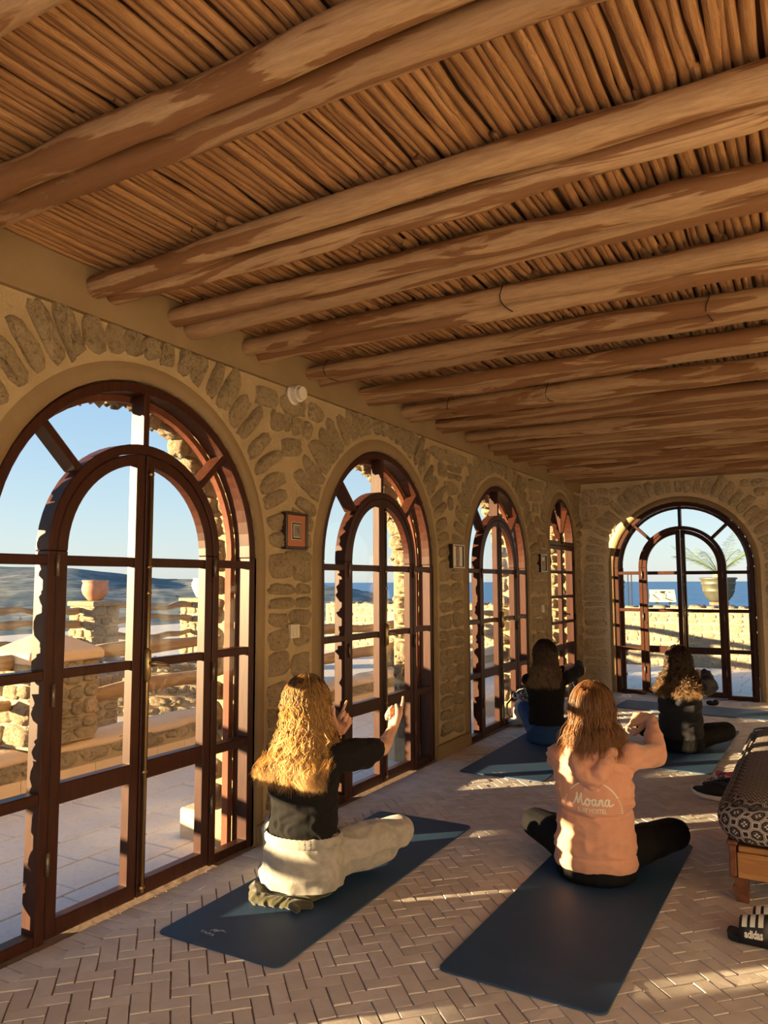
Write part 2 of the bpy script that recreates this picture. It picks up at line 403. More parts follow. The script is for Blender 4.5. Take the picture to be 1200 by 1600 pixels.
# plaster belt under the ceiling, smooth bands round the arches and a low skirting
mb = MB()
mb.box(-0.01, 0.028, YR, YB-0.001, 2.545, 2.95); mb.build('trim_1', M['plaster'], kind='structure')
mb = MB(); mb.box(0.029, XR-0.001, YB-0.022, YB+0.01, 2.66, 2.95); mb.build('trim_2', M['plaster'], kind='structure')
def arch_band(P, c, r, za, wd, th, z0=0.0, seg=30):
    """flat plaster band following an arched opening"""
    mb = MB(); inner = [(c-r, z0)] + [(c-r*math.cos(PI*k/seg), za+r*math.sin(PI*k/seg)) for k in range(seg+1)] + [(c+r, z0)]
    R = r+wd
    outer = [(c-R, z0)] + [(c-R*math.cos(PI*k/seg), za+R*math.sin(PI*k/seg)) for k in range(seg+1)] + [(c+R, z0)]
    vs = []
    for (ui, zi), (uo, zo) in zip(inner, outer):
        um, zm = ui*0.35+uo*0.65, zi*0.35+zo*0.65
        vs += [P(ui, 0.02, zi), P(ui, -th, zi), P(um, -th*0.8, zm), P(uo, 0.002, zo)]
    fs = []
    for i in range(len(inner)-1):
        for k in range(3): fs.append((i*4+k, i*4+k+1, (i+1)*4+k+1, (i+1)*4+k))
    mb.add(vs, fs, smooth=True); return mb
k_ = 2
for c, r, za in L_OPS:
    k_ += 1; arch_band(PL, c, r, za, 0.085, 0.014).build('trim_%d' % k_, M['plaster'], kind='structure')
arch_band(PB, BX, RO+0.01, 1.56, 0.07, 0.008).build('trim_%d' % (k_+1), M['plaster'], kind='structure')
mb = MB()
edges = [0.27+RO] + [x for c in BIG for x in (c-RO, c+RO)] + [9.08-0.52, 9.08+0.52, YB]
for a, b in zip(edges[::2], edges[1::2]):
    mb.box(-0.01, 0.03, a+0.004, b-0.004, -0.02, 0.105)
sk = mb.build('baseboard_left', M['plaster'], kind='structure')
bv = sk.modifiers.new('b', 'BEVEL'); bv.width = 0.01; bv.segments = 2
# ---- floor: herringbone bricks
mb = MB(); mb.box(-0.12, XR+0.05, YR-0.05, YB+0.10, -0.10, -0.006); floor = mb.build('floor', M['grout'], kind='structure')
def brick_geo(L, W, hh, rng):
    b = 0.0022; z1 = rng.uniform(-0.0012, 0.0012); t = [rng.uniform(-0.0012, 0.0012) for _ in range(4)]
    L -= 0.0030; W -= 0.0030
    x, y = L/2, W/2; j = [rng.uniform(-0.0016, 0.0016) for _ in range(8)]
    lo = [(-x+j[0], -y+j[1]), (x+j[2], -y+j[3]), (x+j[4], y+j[5]), (-x+j[6], y+j[7])]
    vs = [(p[0], p[1], -hh) for p in lo] + [(p[0]*(1-b/x*0.5), p[1]*(1-b/y*0.5), -0.003) for p in lo] + [(p[0]*(1-b/x), p[1]*(1-b/y), z1+t[i]) for i, p in enumerate(lo)]
    fs = [(8, 9, 10, 11)] + [(i, (i+1) % 4, 4+(i+1) % 4, 4+i) for i in range(4)] + [(4+i, 4+(i+1) % 4, 8+(i+1) % 4, 8+i) for i in range(4)]
    return vs, fs
BL, BW = 0.130, 0.065
BRV = [brick_geo(BL, BW, 0.012, random.Random(i)) for i in range(10)]
BRM = []
for vs, fs in BRV:
    me = bpy.data.meshes.new('brick'); me.from_pydata(vs, [], fs); me.materials.append(M['brick']); me.update(); BRM.append(me)
rng = random.Random(3); bricks = []
ca, sa = math.cos(PI/4), math.sin(PI/4)
cells = []
for i in range(-110, 230):
    for j in range(-230, 110):
        # herringbone on a grid of BW squares: brick kind from (i - j) mod 4
        k = (i - j) % 4
        if k == 0: cx, cy_, a = (i+1.0)*BW, (j+0.5)*BW, 0.0       # covers (i,j),(i+1,j)
        elif k == 3: cx, cy_, a = (i+0.5)*BW, (j+1.0)*BW, PI/2     # covers (i,j),(i,j+1)
        else: continue
        x = cx*ca - cy_*sa + 2.0; y = cx*sa + cy_*ca + 3.0
        if 0.165 < x < XR-0.02 and YR < y < YB-0.03: cells.append((x, y, a + PI/4))
        
for n in range(int((YB-YR)/0.0655)):
    cells.append((0.092, YR + 0.04 + n*0.0655, 0.0))
def bkey(c):
    d = math.hypot(c[0]-CAMP.x, c[1]); ang = math.atan2(c[0]-CAMP.x, c[1]) - YAW
    return d + (100 if abs(ang) > 0.52 or d < 2.45 else 0)
cells.sort(key=bkey)
mb = MB()
for n, (x, y, a) in enumerate(cells):
    k = rng.randrange(10); a += rng.choice((0, PI)) + rng.uniform(-0.012, 0.012)
    if n < 300: link_mesh('brick', BRM[k], floor, (x, y, 0), (0, 0, a))
    else:
        c_, s_ = math.cos(a), math.sin(a)
        mb.add([(x+p*c_-q*s_, y+p*s_+q*c_, z) for p, q, z in BRV[k][0]], BRV[k][1])
mb.build('brick_paving', M['brick'], floor, recalc=False, kind='stuff')
# ---- ceiling: slab, laid poles, pairs of logs
mb = MB(); mb.box(-TW, XR+TW, YR-TW, YB+TW, 2.785, 2.97); ceiling = mb.build('ceiling', mat_plain('packed_earth', (0.20, 0.11, 0.055), 0.95), kind='structure')
def pole_geo(seed, sides=7, segs=12):
    r_ = random.Random(seed); vs = []; ph = [r_.uniform(0, 6.28) for _ in range(6)]
    for i in range(segs+1):
        t = i/segs - 0.5
        ox = 0.20*math.sin(t*7+ph[0]) + 0.15*math.sin(t*19+ph[1]) + r_.uniform(-0.06, 0.06); oz = 0.10*math.sin(t*8+ph[2])
        rr = 0.5*(1 - 0.10*t) * (1 + 0.11*math.sin(t*23+ph[3]) + 0.09*r_.uniform(-1, 1))
        for k in range(sides):
            th = 2*PI*k/sides; vs.append((ox + rr*math.cos(th), t, oz + rr*math.sin(th)))
    fs = [(i*sides+k, (i+1)*sides+k, (i+1)*sides+(k+1) % sides, i*sides+(k+1) % sides) for i in range(segs) for k in range(sides)]
    fs += [tuple(range(sides)), tuple(segs*sides+k for k in range(sides))[::-1]]
    return vs, fs
POV = [pole_geo(i) for i in range(14)]
POM = []
for vs, fs in POV:
    me = bpy.data.meshes.new('pole'); me.from_pydata(vs, [], fs); me.materials.append(M['pole'])
    me.polygons.foreach_set('use_smooth', [True]*len(fs)); me.update(); POM.append(me)
BEAMS = [-0.85, -0.2, 0.33, 0.88, 1.455, 2.13, 2.66, 3.2, 3.80, 4.40, 5.01, 5.60, 6.20, 6.76, 7.29, 7.89, 8.56, 9.19, 9.72]
rng = random.Random(21); poles = []
x = 0.05; col_i = 0
while x < XR:
    d = rng.uniform(0.026, 0.041)
    i0 = col_i % 4 - 4; y = YR - 0.2
    k = rng.choice((0, 1, 2, 3)); prev = y
    while k < len(BEAMS):
        end = BEAMS[k] + rng.uniform(-0.05, 0.05); 
        if k >= len(BEAMS)-2: end = YB + 0.1
        poles.append((x + rng.uniform(-0.005, 0.005), prev-0.03, end+0.03, d)); prev = end
        if k >= len(BEAMS)-2: break
        k += rng.choice((2, 3, 3, 4))
    x += d*0.88; col_i += 1
def pkey(p):
    mid = Vector((p[0], min(max(2.0, p[1]), p[2]), 2.75)); v = mid - CAMP; f_ = v.dot(_f)
    px, py = v.dot(_r)/max(f_, 1e-3), v.dot(_u)/max(f_, 1e-3)
    vis = f_ > 0.2 and abs(px) < 0.55 and py < 0.72
    return v.length + (0 if vis else 50)
poles.sort(key=pkey); mb = MB()
for n, (px, y0, y1, d) in enumerate(poles):
    k = rng.randrange(14); zc = ZC + 0.022 + rng.uniform(-0.004, 0.004); sg = rng.choice((1, -1))
    if n < 300: link_mesh('pole', POM[k], ceiling, (px, (y0+y1)/2, zc), (0, 0, 0), (d*sg, (y1-y0), d))
    else: mb.add([(px + a*d, (y0+y1)/2 + b*(y1-y0), zc + c*d) for a, b, c in POV[k][0]], POV[k][1], smooth=True)
mb.build('pole_layer', M['pole'], ceiling, kind='stuff')
ordn = ['first', 'second', 'third', 'fourth', 'fifth', 'sixth', 'seventh', 'eighth', 'ninth', 'tenth', 'eleventh', 'twelfth', 'thirteenth', 'fourteenth', 'fifteenth']
BLAB = {0.88: 'peeled ceiling beam whose end just shows in the top corner', 1.455: 'thick pair of peeled beam logs nearest the camera, crossing the top of the picture'}
BEAM_OBJ = {}
for bi, by in enumerate(b for b in BEAMS if b < 9.6):
    r_ = random.Random(100+bi)
    if by in BLAB: lab = BLAB[by]
    elif by > 1.5:
        o_ = [b for b in BEAMS if b > 1.5].index(by)
        lab = 'pair of peeled beam logs, %s behind the nearest pair' % ordn[o_]
    else: lab = 'pair of peeled beam logs above and behind the camera, %s from the rear wall' % ordn[bi]
    root = empty('ceiling_beam', (0.0, by, 2.68), lab, 'beam', 'paired log beams under the ceiling', 'thing')
    BEAM_OBJ[by] = root
    skew = {2.13: (0.07, -0.06), 1.455: (0.0, 0.0), 6.20: (0.03, 0.0)}.get(by, (0.012, -0.012))
    for s_ in (-1, 1):
        ra = r_.uniform(0.045, 0.050)
        n = 44; pts = []; rad = []; p1 = r_.uniform(0, 6); p2 = r_.uniform(0, 6); sd_ = r_.uniform(0, 50)
        for i in range(n+1):
            t = i/n; xx = -0.06 + t*(XR+0.12)
            yy = by + s_*0.055 + skew[0]*(1-t) + skew[1]*t + 0.010*math.sin(2.2*xx+p1) + 0.004*math.sin(7*xx+p2)
            zz = ZC - 0.072 + 0.008*math.sin(1.7*xx+p2) + (-0.014 if s_ > 0 else 0.004)
            knot = sum(0.006*math.exp(-((xx-kx)/0.05)**2) for kx in [(sd_*q) % 5.3 for q in (1, 1.7, 2.9, 3.3, 4.1)])
            pts.append((xx, yy, zz)); rad.append(ra*(0.94+0.12*t) + 0.0025*math.sin(9*xx+p1) + knot)
        m_ = MB(); m_.tube(pts, rad, 14, wob=0.14, seed=sd_); m_.build('log', M['log'], root)
# ---- glazed doors
def strip(mb, P, A, B, d0, d1, mi=0):
    """solid between two polylines A and B (u, z), from depth d0 to d1"""
    n = len(A); vs = []
    for (ua, za), (ub, zb) in zip(A, B): vs += [P(ua, d0, za), P(ub, d0, zb), P(ub, d1, zb), P(ua, d1, za)]
    fs = [(i*4+k, i*4+(k+1) % 4, (i+1)*4+(k+1) % 4, (i+1)*4+k) for i in range(n-1) for k in range(4)]
    fs += [(0, 1, 2, 3), ((n-1)*4+3, (n-1)*4+2, (n-1)*4+1, (n-1)*4)]
    mb.add(vs, fs, mi)
def rect(mb, P, u0, u1, z0, z1, d0, d1): strip(mb, P, [(u0, z0), (u1, z0)], [(u0, z1), (u1, z1)], d0, d1)
def arc(c, r, za, a0, a1, n=20): return [(c + r*math.cos(a0+(a1-a0)*k/n), za + r*math.sin(a0+(a1-a0)*k/n)) for k in range(n+1)]
def pane(P, parent, poly, d=0.045, name='pane'):
    mb = MB(); n = len(poly); vs = [P(u, d, z) for u, z in poly] + [P(u, d+0.004, z) for u, z in poly]
    mb.add([vs[i] for i in range(n)], [tuple(range(n))])
    return mb.build(name, M['glass'], parent, recalc=False)
def bev(o, w_=0.004):
    b = o.modifiers.new('b', 'BEVEL'); b.width = w_; b.segments = 1; b.limit_method = 'ANGLE'; return o
def big_door(P, name, c, za=ZA, R=0.79):
    root = empty(name, P(c, 0.0, 0), kind='structure')
    D0, D1 = 0.0, 0.075
    # fixed frame with arch, posts, transom and radial bars
    f = MB(); Ri = R-0.045; S = 0.505; ri = 0.462
    strip(f, P, arc(c, R, za, 0, PI, 36), arc(c, Ri, za, 0, PI, 36), D0, D1+0.03)
    for s_ in (-1, 1):
        strip(f, P, [(c+s_*R, 0), (c+s_*R, za)], [(c+s_*Ri, 0), (c+s_*Ri, za)], D0, D1+0.03)
        rect(f, P, min(c+s_*S, c+s_*ri), max(c+s_*S, c+s_*ri), 0, za, D0, D1+0.01)
    strip(f, P, arc(c, S, za, 0, PI, 30), arc(c, ri, za, 0, PI, 30), D0, D1+0.01)
    bev(f.build('frame', M['door'], root))
    b = MB()
    for s_ in (-1, 1):
        a, q = sorted((c+s_*S, c+s_*Ri))
        for z0, z1 in ((0.0, 0.045), (0.532, 0.578), (1.012, 1.052), (1.472, 1.512)): rect(b, P, a-0.001, q+0.001, z0, z1, 0.004, D1-0.01)
    bev(b.build('side_rail', M['door'], root))
    for ang in (PI*0.245, PI/2, PI*0.755):
        b = MB(); du, dz = math.cos(ang), math.sin(ang); tu, tz = -dz*0.017, du*0.017
        A = [(c+du*(S-0.004)+tu, za+dz*(S-0.004)+tz), (c+du*(Ri+0.004)+tu, za+dz*(Ri+0.004)+tz)]
        B = [(c+du*(S-0.004)-tu, za+dz*(S-0.004)-tz), (c+du*(Ri+0.004)-tu, za+dz*(Ri+0.004)-tz)]
        strip(b, P, A, B, 0.006, D1+0.02); bev(b.build('fan_bar', M['door'], root))
    # outer weather frame standing proud outside
    f = MB()
    for s_ in (-1, 1):
        a, q = sorted((c+s_*(Ri-0.035), c+s_*Ri)); rect(f, P, a, q, 0, za, D1+0.03, D1+0.07)
    strip(f, P, arc(c, Ri, za, 0, PI, 30), arc(c, Ri-0.03, za, 0, PI, 30), D1+0.031, D1+0.065)
    f.build('outer_stop', M['door_out'], root)
    # panes beside and above the leaves
    for s_ in (-1, 1):
        a, q = sorted((c+s_*S, c+s_*Ri))
        for z0, z1 in ((0.045, 0.532), (0.578, 1.012), (1.052, 1.472)): pane(P, root, [(a, z0), (q, z0), (q, z1), (a, z1)])
    for a0, a1 in ((0, 0.245), (0.245, 0.5), (0.5, 0.755), (0.755, 1.0)):
        o_ = arc(c, Ri, za, a0*PI+0.02, a1*PI-0.02, 8); i_ = arc(c, S, za, a0*PI+0.03, a1*PI-0.03, 8)
        pane(P, root, o_ + i_[::-1])
    for s_ in (-1, 1):
        a, q = sorted((c+s_*S, c+s_*Ri)); pane(P, root, [(a, 1.512), (q, 1.512), (q, za+0.015), (a, za+0.015)])
    # two leaves
    for s_ in (-1, 1):
        lf = empty('leaf', P(c+s_*ri, 0.0, 0), parent=root); e0, e1 = 0.004, 0.058; ro = ri-0.004; rg = ro-0.05
        st = MB(); m0, m1 = 0.004, 0.052
        rect(st, P, *sorted((c+s_*ro, c+s_*rg)), 0.008, za, e0, e1)
        rect(st, P, *sorted((c+s_*m0, c+s_*m1)), 0.008, za+math.sqrt(ro**2-m1**2)-0.002, e0, e1)
        a0 = math.asin(0.0) ; aa = math.acos(m0/ro); bb = math.acos(m0/rg)
        A = arc(c, ro, za, 0, aa, 16); B = arc(c, rg, za, 0, bb, 16)
        if s_ < 0: A = [(2*c-u, z) for u, z in A]; B = [(2*c-u, z) for u, z in B]
        strip(st, P, A, B, e0+0.0005, e1-0.0005)
        bev(st.build('stile', M['door'], lf))
        rl = MB(); a, q = sorted((c+s_*m1, c+s_*rg))
        for z0, z1 in ((0.008, 0.075), (0.514, 0.595)): rect(rl, P, a-0.002, q+0.002, z0, z1, e0+0.001, e1-0.001)
        bev(rl.build('rail', M['door'], lf))
        gb = MB()
        for z0, z1 in ((1.010, 1.050), (1.470, 1.512)): rect(gb, P, a-0.002, q+0.002, z0, z1, e0+0.008, e1-0.006)
        bev(gb.build('glazing_bar', M['door'], lf))
        for z0, z1 in ((0.075, 0.514), (0.595, 1.010), (1.050, 1.470)): pane(P, lf, [(a, z0), (q, z0), (q, z1), (a, z1)], 0.03)
        A = arc(c, rg, za, 0, math.acos(m1/rg), 12); poly = [(c+m1, 1.512), (c+rg, 1.512)] + A
        if s_ < 0: poly = [(2*c-u, z) for u, z in poly][::-1]
        pane(P, lf, poly, 0.03)
        hg = MB()
        for z in (0.30, 0.95, 1.47):
            hg.tube([P(c+s_*(ri+0.002), -0.006, z-0.045), P(c+s_*(ri+0.002), -0.006, z+0.045)], 0.0075, 8)
        hg.build('hinge', M['hinge'], lf)
    # bolt rod, lock plate and lever on the meeting stile (right-hand leaf)
    bolt = MB(); bolt.tube([P(c+0.022, -0.008, 0.03), P(c+0.022, -0.008, 1.92)], 0.007, 8)
    for z in (0.05, 0.55, 1.35, 1.47, 1.9): bolt.tube([P(c+0.010, -0.006, z), P(c+0.034, -0.006, z)], 0.009, 8)
    bolt.build('bolt_rod', M['brass'], root)
    hd = MB(); hd.tube([P(c+0.022, -0.004, 0.945), P(c+0.022, -0.010, 0.96), P(c+0.022, -0.010, 1.09), P(c+0.022, -0.004, 1.105)], [0.006, 0.017, 0.017, 0.006], 10)
    hd.tube([P(c+0.022, -0.01, 1.035), P(c+0.022, -0.045, 1.033), P(c+0.032, -0.05, 1.033), P(c+0.085, -0.046, 1.022), P(c+0.125, -0.040, 1.012)], [0.008, 0.008, 0.010, 0.009, 0.006], 8)
    hd.build('handle', M['brass'], root)
    return root
for i, c in enumerate([0.27] + BIG): big_door(PL, 'door_%d' % (i+1), c)
big_door(PB, 'door_6', BX, 1.56, 0.80)
def slim_door(P, name, c, R=0.51, za=1.875):
    root = empty(name, P(c, 0, 0), kind='structure'); Ri = R-0.03; f = MB()
    strip(f, P, arc(c, R, za, 0, PI, 24), arc(c, Ri, za, 0, PI, 24), 0, 0.105)
    for s_ in (-1, 1): strip(f, P, [(c+s_*R, 0), (c+s_*R, za)], [(c+s_*Ri, 0), (c+s_*Ri, za)], 0, 0.105)
    rect(f, P, c-Ri-0.001, c+Ri+0.001, 1.820, za, 0, 0.08); bev(f.build('frame', M['door'], root))
    hub = MB(); hub.tube([P(c, 0.0, za+0.01), P(c, 0.07, za+0.01)], 0.05, 12); hub.build('fan_hub', M['door'], root)
    for ang in (PI*0.3, PI/2, PI*0.7):
        b = MB(); du, dz = math.cos(ang), math.sin(ang); tu, tz = -dz*0.013, du*0.013
        strip(b, P, [(c+tu, za+tz), (c+du*Ri+tu, za+dz*Ri+tz)], [(c-tu, za-tz), (c+du*Ri-tu, za+dz*Ri-tz)], 0.006, 0.07)
        b.build('fan_bar', M['door'], root)
    pane(P, root, arc(c, Ri, za, 0.02, PI-0.02, 20))
    for s_ in (-1, 1):
        lf = empty('leaf', P(c+s_*Ri, 0, 0), parent=root); st = MB()
        a, q = sorted((c+s_*0.003, c+s_*(Ri-0.003)))
        rect(st, P, a, a+0.034, 0.008, 1.818, 0.004, 0.055); rect(st, P, q-0.034, q, 0.008, 1.818, 0.004, 0.055)
        rect(st, P, a+0.034, q-0.034, 1.775, 1.818, 0.005, 0.054); bev(st.build('stile', M['door'], lf))
        rl = MB(); rect(rl, P, a+0.033, q-0.033, 0.008, 0.075, 0.005, 0.054); rect(rl, P, a+0.033, q-0.033, 0.575, 0.645, 0.005, 0.054); bev(rl.build('rail', M['door'], lf))
        gb = MB()
        for z in (0.885, 1.19, 1.485): rect(gb, P, a+0.033, q-0.033, z, z+0.035, 0.010, 0.05)
        bev(gb.build('glazing_bar', M['door'], lf))
        for z0, z1 in ((0.075, 0.575), (0.645, 0.885), (0.92, 1.19), (1.225, 1.485), (1.52, 1.775)): pane(P, lf, [(a+0.034, z0), (q-0.034, z0), (q-0.034, z1), (a+0.034, z1)], 0.03)
        hg = MB()
        for z in (0.3, 0.95, 1.62): hg.tube([P(c+s_*(Ri+0.002), -0.006, z-0.04), P(c+s_*(Ri+0.002), -0.006, z+0.04)], 0.0075, 8)
        hg.build('hinge', M['iron'], lf)
    hd = MB(); hd.tube([P(c+0.03, 0.0, 1.0), P(c+0.03, -0.045, 1.0), P(c+0.10, -0.045, 0.995), P(c+0.13, -0.04, 0.985)], [0.012, 0.007, 0.008, 0.006], 8)
    hd.build('handle', M['iron'], root); return root
slim_door(PL, 'door_5', 9.08)
# ================================================================ outside
M['tile'] = mat_stone('terrace_tile', (0.70, 0.66, 0.60), (0.76, 0.72, 0.66), (0.64, 0.60, 0.54), 0.10)
M['tile_j'] = mat_plain('tile_joint', (0.36, 0.30, 0.24), 0.95)
TZ = -0.05
M['skirt'] = mat_plaster('skirting_tile', (0.66, 0.50, 0.33), (0.72, 0.56, 0.38), 0.3)
# rough stone lining of the reveals, knobbly towards the outside edge
def lining(P, c, r, za, parent, rng, knob=1.0):
    depth_ax = -P.n; items = []
    dcols = [(0.17, 0.09), (0.29, 0.14)]
    z = TZ+0.18
    rows = []
    while z < za:
        h = rng.uniform(0.11, 0.19); rows.append((z+h/2, h)); z += h
    for side in (-1, 1):
        for zc, h in rows:
            for d, w_ in dcols:
                pr = rng.uniform(0.012, 0.022) if d < 0.2 else rng.uniform(0.022, 0.050)
                items.append((P(c+side*r, d, zc + rng.uniform(-0.01, 0.01)), -P.u*side, w_*rng.uniform(0.85, 1.0)-0.015, h-0.018, pr))
    n = int(PI*r/0.125)
    for k in range(n):
        a = PI*(k+0.5)/n
        for d, w_ in dcols:
            pr = rng.uniform(0.010, 0.022) if d < 0.2 else rng.uniform(0.015, 0.05)*knob
            nin = -(P.u*math.cos(a) + Vector((0, 0, 1))*math.sin(a))
            items.append((P(c+r*math.cos(a), d + (0.02 if d > 0.2 else 0), za+r*math.sin(a)), nin, w_*rng.uniform(0.85, 1.05), PI*r/n-0.012, pr))
    vs_ = []
    for p, nin, w_, h, pr in items:
        X = depth_ax; Y = nin.cross(X); R_ = Matrix((X, Y, nin)).transposed()
        link_mesh('lining_stone', ST_OUT[rng.randrange(20)], parent, p, R_.to_euler(), (w_, h, pr*1.6))
rng = random.Random(77)
for c in BIG[:2]: lining(PL, c, RO, ZA, wall_left, rng)
lining(PL, BIG[2], RO, ZA, wall_left, rng); lining(PL, 9.08, 0.52, 1.875, wall_left, rng)
lining(PL, 0.27, RO, ZA, wall_left, rng); lining(PB, BX, RO+0.01, 1.56, wall_back, rng, 0.3)
# white plinth blocks at the outer foot of the piers
for a, b in ((1.07, 1.69), (3.29, 3.905), (5.505, 6.185), (7.785, 8.56)):
    mb = MB(); mb.box(-TW-0.20, -0.16, a+0.02, b-0.02, TZ-0.02, 0.115)
    o = mb.build('trim_%d' % (20+int(a)), M['skirt'], kind='structure'); bev(o, 0.012)
# ---- terrace paving
mb = MB(); mb.box(-2.02, -0.10, -6.0, 13.8, -0.5, TZ-0.012); mb.box(-0.12, 8.0, YB+TW-0.3, 13.8, -0.5, TZ-0.012)
terrace = mb.build('ground', M['tile_j'], kind='structure')
rng = random.Random(8)
def tile_geo(r_):
    b = 0.006; q = [(-.5, -.5), (.5, -.5), (.5, .5), (-.5, .5)]
    vs = [(x, y, -0.012) for x, y in q] + [(x*0.992, y*0.992, -0.002) for x, y in q] + [(x*0.97, y*0.97, 0.001+r_.uniform(-.0008, .0008)) for x, y in q]
    fs = [(8, 9, 10, 11)] + [(i, (i+1) % 4, 4+(i+1) % 4, 4+i) for i in range(4)] + [(4+i, 4+(i+1) % 4, 8+(i+1) % 4, 8+i) for i in range(4)]
    return vs, fs
TV = [tile_geo(random.Random(i)) for i in range(6)]; TM = []
for vs, fs in TV:
    me = bpy.data.meshes.new('tile'); me.from_pydata(vs, [], fs); me.materials.append(M['tile']); me.update(); TM.append(me)
tiles = []
x = -2.0
while x < -0.13:
    wx = 0.31; y = -6 + rng.uniform(0, 0.4)
    while y < YB+0.3:
        L = rng.choice((0.31, 0.47, 0.62)); tiles.append((x+wx/2, y+L/2, wx-0.006, L-0.006)); y += L
    x += wx+0.002
y = YB+TW+0.005
while y < 13.7:
    wy = 0.33; x = -2.0 + rng.uniform(0, 0.3)
    while x < 7.5:
        L = rng.choice((0.33, 0.5)); tiles.append((x+L/2, y+wy/2, L-0.006, wy-0.006)); x += L
    y += wy
tiles.sort(key=lambda t: abs(t[1]-3.4) + (4 if t[1] > YB else 0) + (0 if 1.5 < t[1] else 9)); mb = MB()
for n, (x, y, a, b) in enumerate(tiles):
    k = rng.randrange(6)
    if n < 300: link_mesh('tile', TM[k], terrace, (x, y, TZ), None, (a, b, 1))
    else: mb.add([(x+p*a, y+q*b, TZ+z) for p, q, z in TV[k][0]], TV[k][1])
mb.build('tile_paving', M['tile'], terrace, recalc=False, kind='stuff')
# ---- low parapet with ledge
def stone_block(root, P, u0, u1, z0, z1, rng, limit=120, rh=(0.09, 0.15), rw=(0.11, 0.24), pr=(0.02, 0.045)):
    put_stones(P, rubble(u0, u1, z0, z1, [], rng, rh=rh, rw=rw, pr=pr, vous=False), ST_OUT, M['stone_out'], root, limit=limit)
root = empty('parapet', (-2.2, 3.5, TZ), 'low rough stone parapet with a smooth ledge along the terrace edge', 'wall')
mb = MB(); mb.box(-2.42, -2.0, -6.5, 13.5, TZ-0.4, 0.215); mb.build('core', M['mortar_out'], root)
PW = Plane((-2.0, 0, 0), (0, 1, 0), (1, 0, 0))
stone_block(root, PW, 1.5, 9.5, 0.10, 0.235, rng, 60, (0.12, 0.13), (0.13, 0.32), (0.012, 0.03))
mb = MB(); n = 100; vs = []; prof = [(-2.43, 0.20), (-2.40, 0.245), (-2.2, 0.262), (-2.02, 0.25), (-1.975, 0.225), (-1.985, 0.20)]
for i in range(n+1):
    y = -6.5 + i*0.2
    for px, pz in prof: vs.append((px + 0.012*math.sin(i*1.7+px*9), y, pz + 0.006*math.sin(i*2.3+px*5)))
m_ = len(prof); mb.add(vs, [(i*m_+k, i*m_+(k+1) % m_, (i+1)*m_+(k+1) % m_, (i+1)*m_+k) for i in range(n) for k in range(m_)], smooth=True)
mb.build('ledge', M['cap'], root)
y = -6.0; me = bpy.data.meshes.new('skirting_tile'); me.from_pydata([(-.5, -.5, -.5), (.5, -.5, -.5), (.5, .5, -.5), (-.5, .5, -.5), (-.5, -.5, .5), (.5, -.5, .5), (.5, .5, .5), (-.5, .5, .5)], [], [(0, 3, 2, 1), (4, 5, 6, 7), (0, 1, 5, 4), (1, 2, 6, 5), (2, 3, 7, 6), (3, 0, 4, 7)])
me.materials.append(M['skirt'])
while y < 13.2: link_mesh('skirting_tile', me, root, (-1.985, y+0.15, 0.02), None, (0.03, 0.296, 0.14)); y += 0.30
def pillar(x0, x1, y0, y1, z0, z1, capz, label, group, rng, limit=60, name='stone_pillar', rh=(0.09, 0.17)):
    root = empty(name, ((x0+x1)/2, (y0+y1)/2, z0), label, 'pillar', group)
    mb = MB(); mb.box(x0+0.01, x1-0.01, y0+0.01, y1-0.01, z0, z1); mb.build('core', M['mortar_out'], root)
    for P, a, b in ((Plane((x1, 0, 0), (0, 1, 0), (1, 0, 0)), y0, y1), (Plane((0, y0, 0), (1, 0, 0), (0, -1, 0)), x0, x1), (Plane((0, y1, 0), (-1, 0, 0), (0, 1, 0)), -x1, -x0), (Plane((x0, 0, 0), (0, -1, 0), (-1, 0, 0)), -y1, -y0)):
        put_stones(P, rubble(a, b, z0, z1, [], rng, rh=rh, rw=(0.12, 0.24), pr=(0.02, 0.042), vous=False, gap=0.016), ST_OUT, M['stone_out'], root, limit=limit)
    mb = MB(); e = 0.03; xm, ym = (x0+x1)/2, (y0+y1)/2; zb = z1
    r4 = [(x0-e, y0-e), (x1+e, y0-e), (x1+e, y1+e), (x0-e, y1+e)]
    vs = [(x, y, zb) for x, y in r4] + [(x, y, zb+0.07) for x, y in r4]
    if capz > zb+0.09: vs += [(xm + (x-xm)*0.12, ym + (y-ym)*0.12, capz) for x, y in r4]
    fs = [(3, 2, 1, 0)] + [(i, (i+1) % 4, 4+(i+1) % 4, 4+i) for i in range(4)]
    if capz > zb+0.09: fs += [(4+i, 4+(i+1) % 4, 8+(i+1) % 4, 8+i) for i in range(4)] + [(8, 9, 10, 11)]
    else: fs += [(4, 5, 6, 7)]
    mb.add(vs, fs); o = mb.build('cap', M['cap'] if capz > zb+0.09 else M['stone_out'], root); b_ = o.modifiers.new('b', 'BEVEL'); b_.width = 0.02; b_.segments = 3
    return root
pillar(-2.44, -2.0, 3.36, 3.93, 0.268, 0.84, 1.05, 'golden stone pillar with a sloped cap on the terrace parapet, seen through the nearest door', 'capped pillars of the terrace parapet', rng)
pillar(-2.44, -2.0, 8.9, 9.45, 0.268, 0.84, 1.05, 'sunlit capped stone pillar of the parapet farther along, beyond the second door', 'capped pillars of the terrace parapet', rng, 20)
pillar(-2.44, -2.0, -1.9, -1.3, 0.268, 0.84, 1.05, 'capped stone pillar of the parapet behind the camera', 'capped pillars of the terrace parapet', rng, 10)
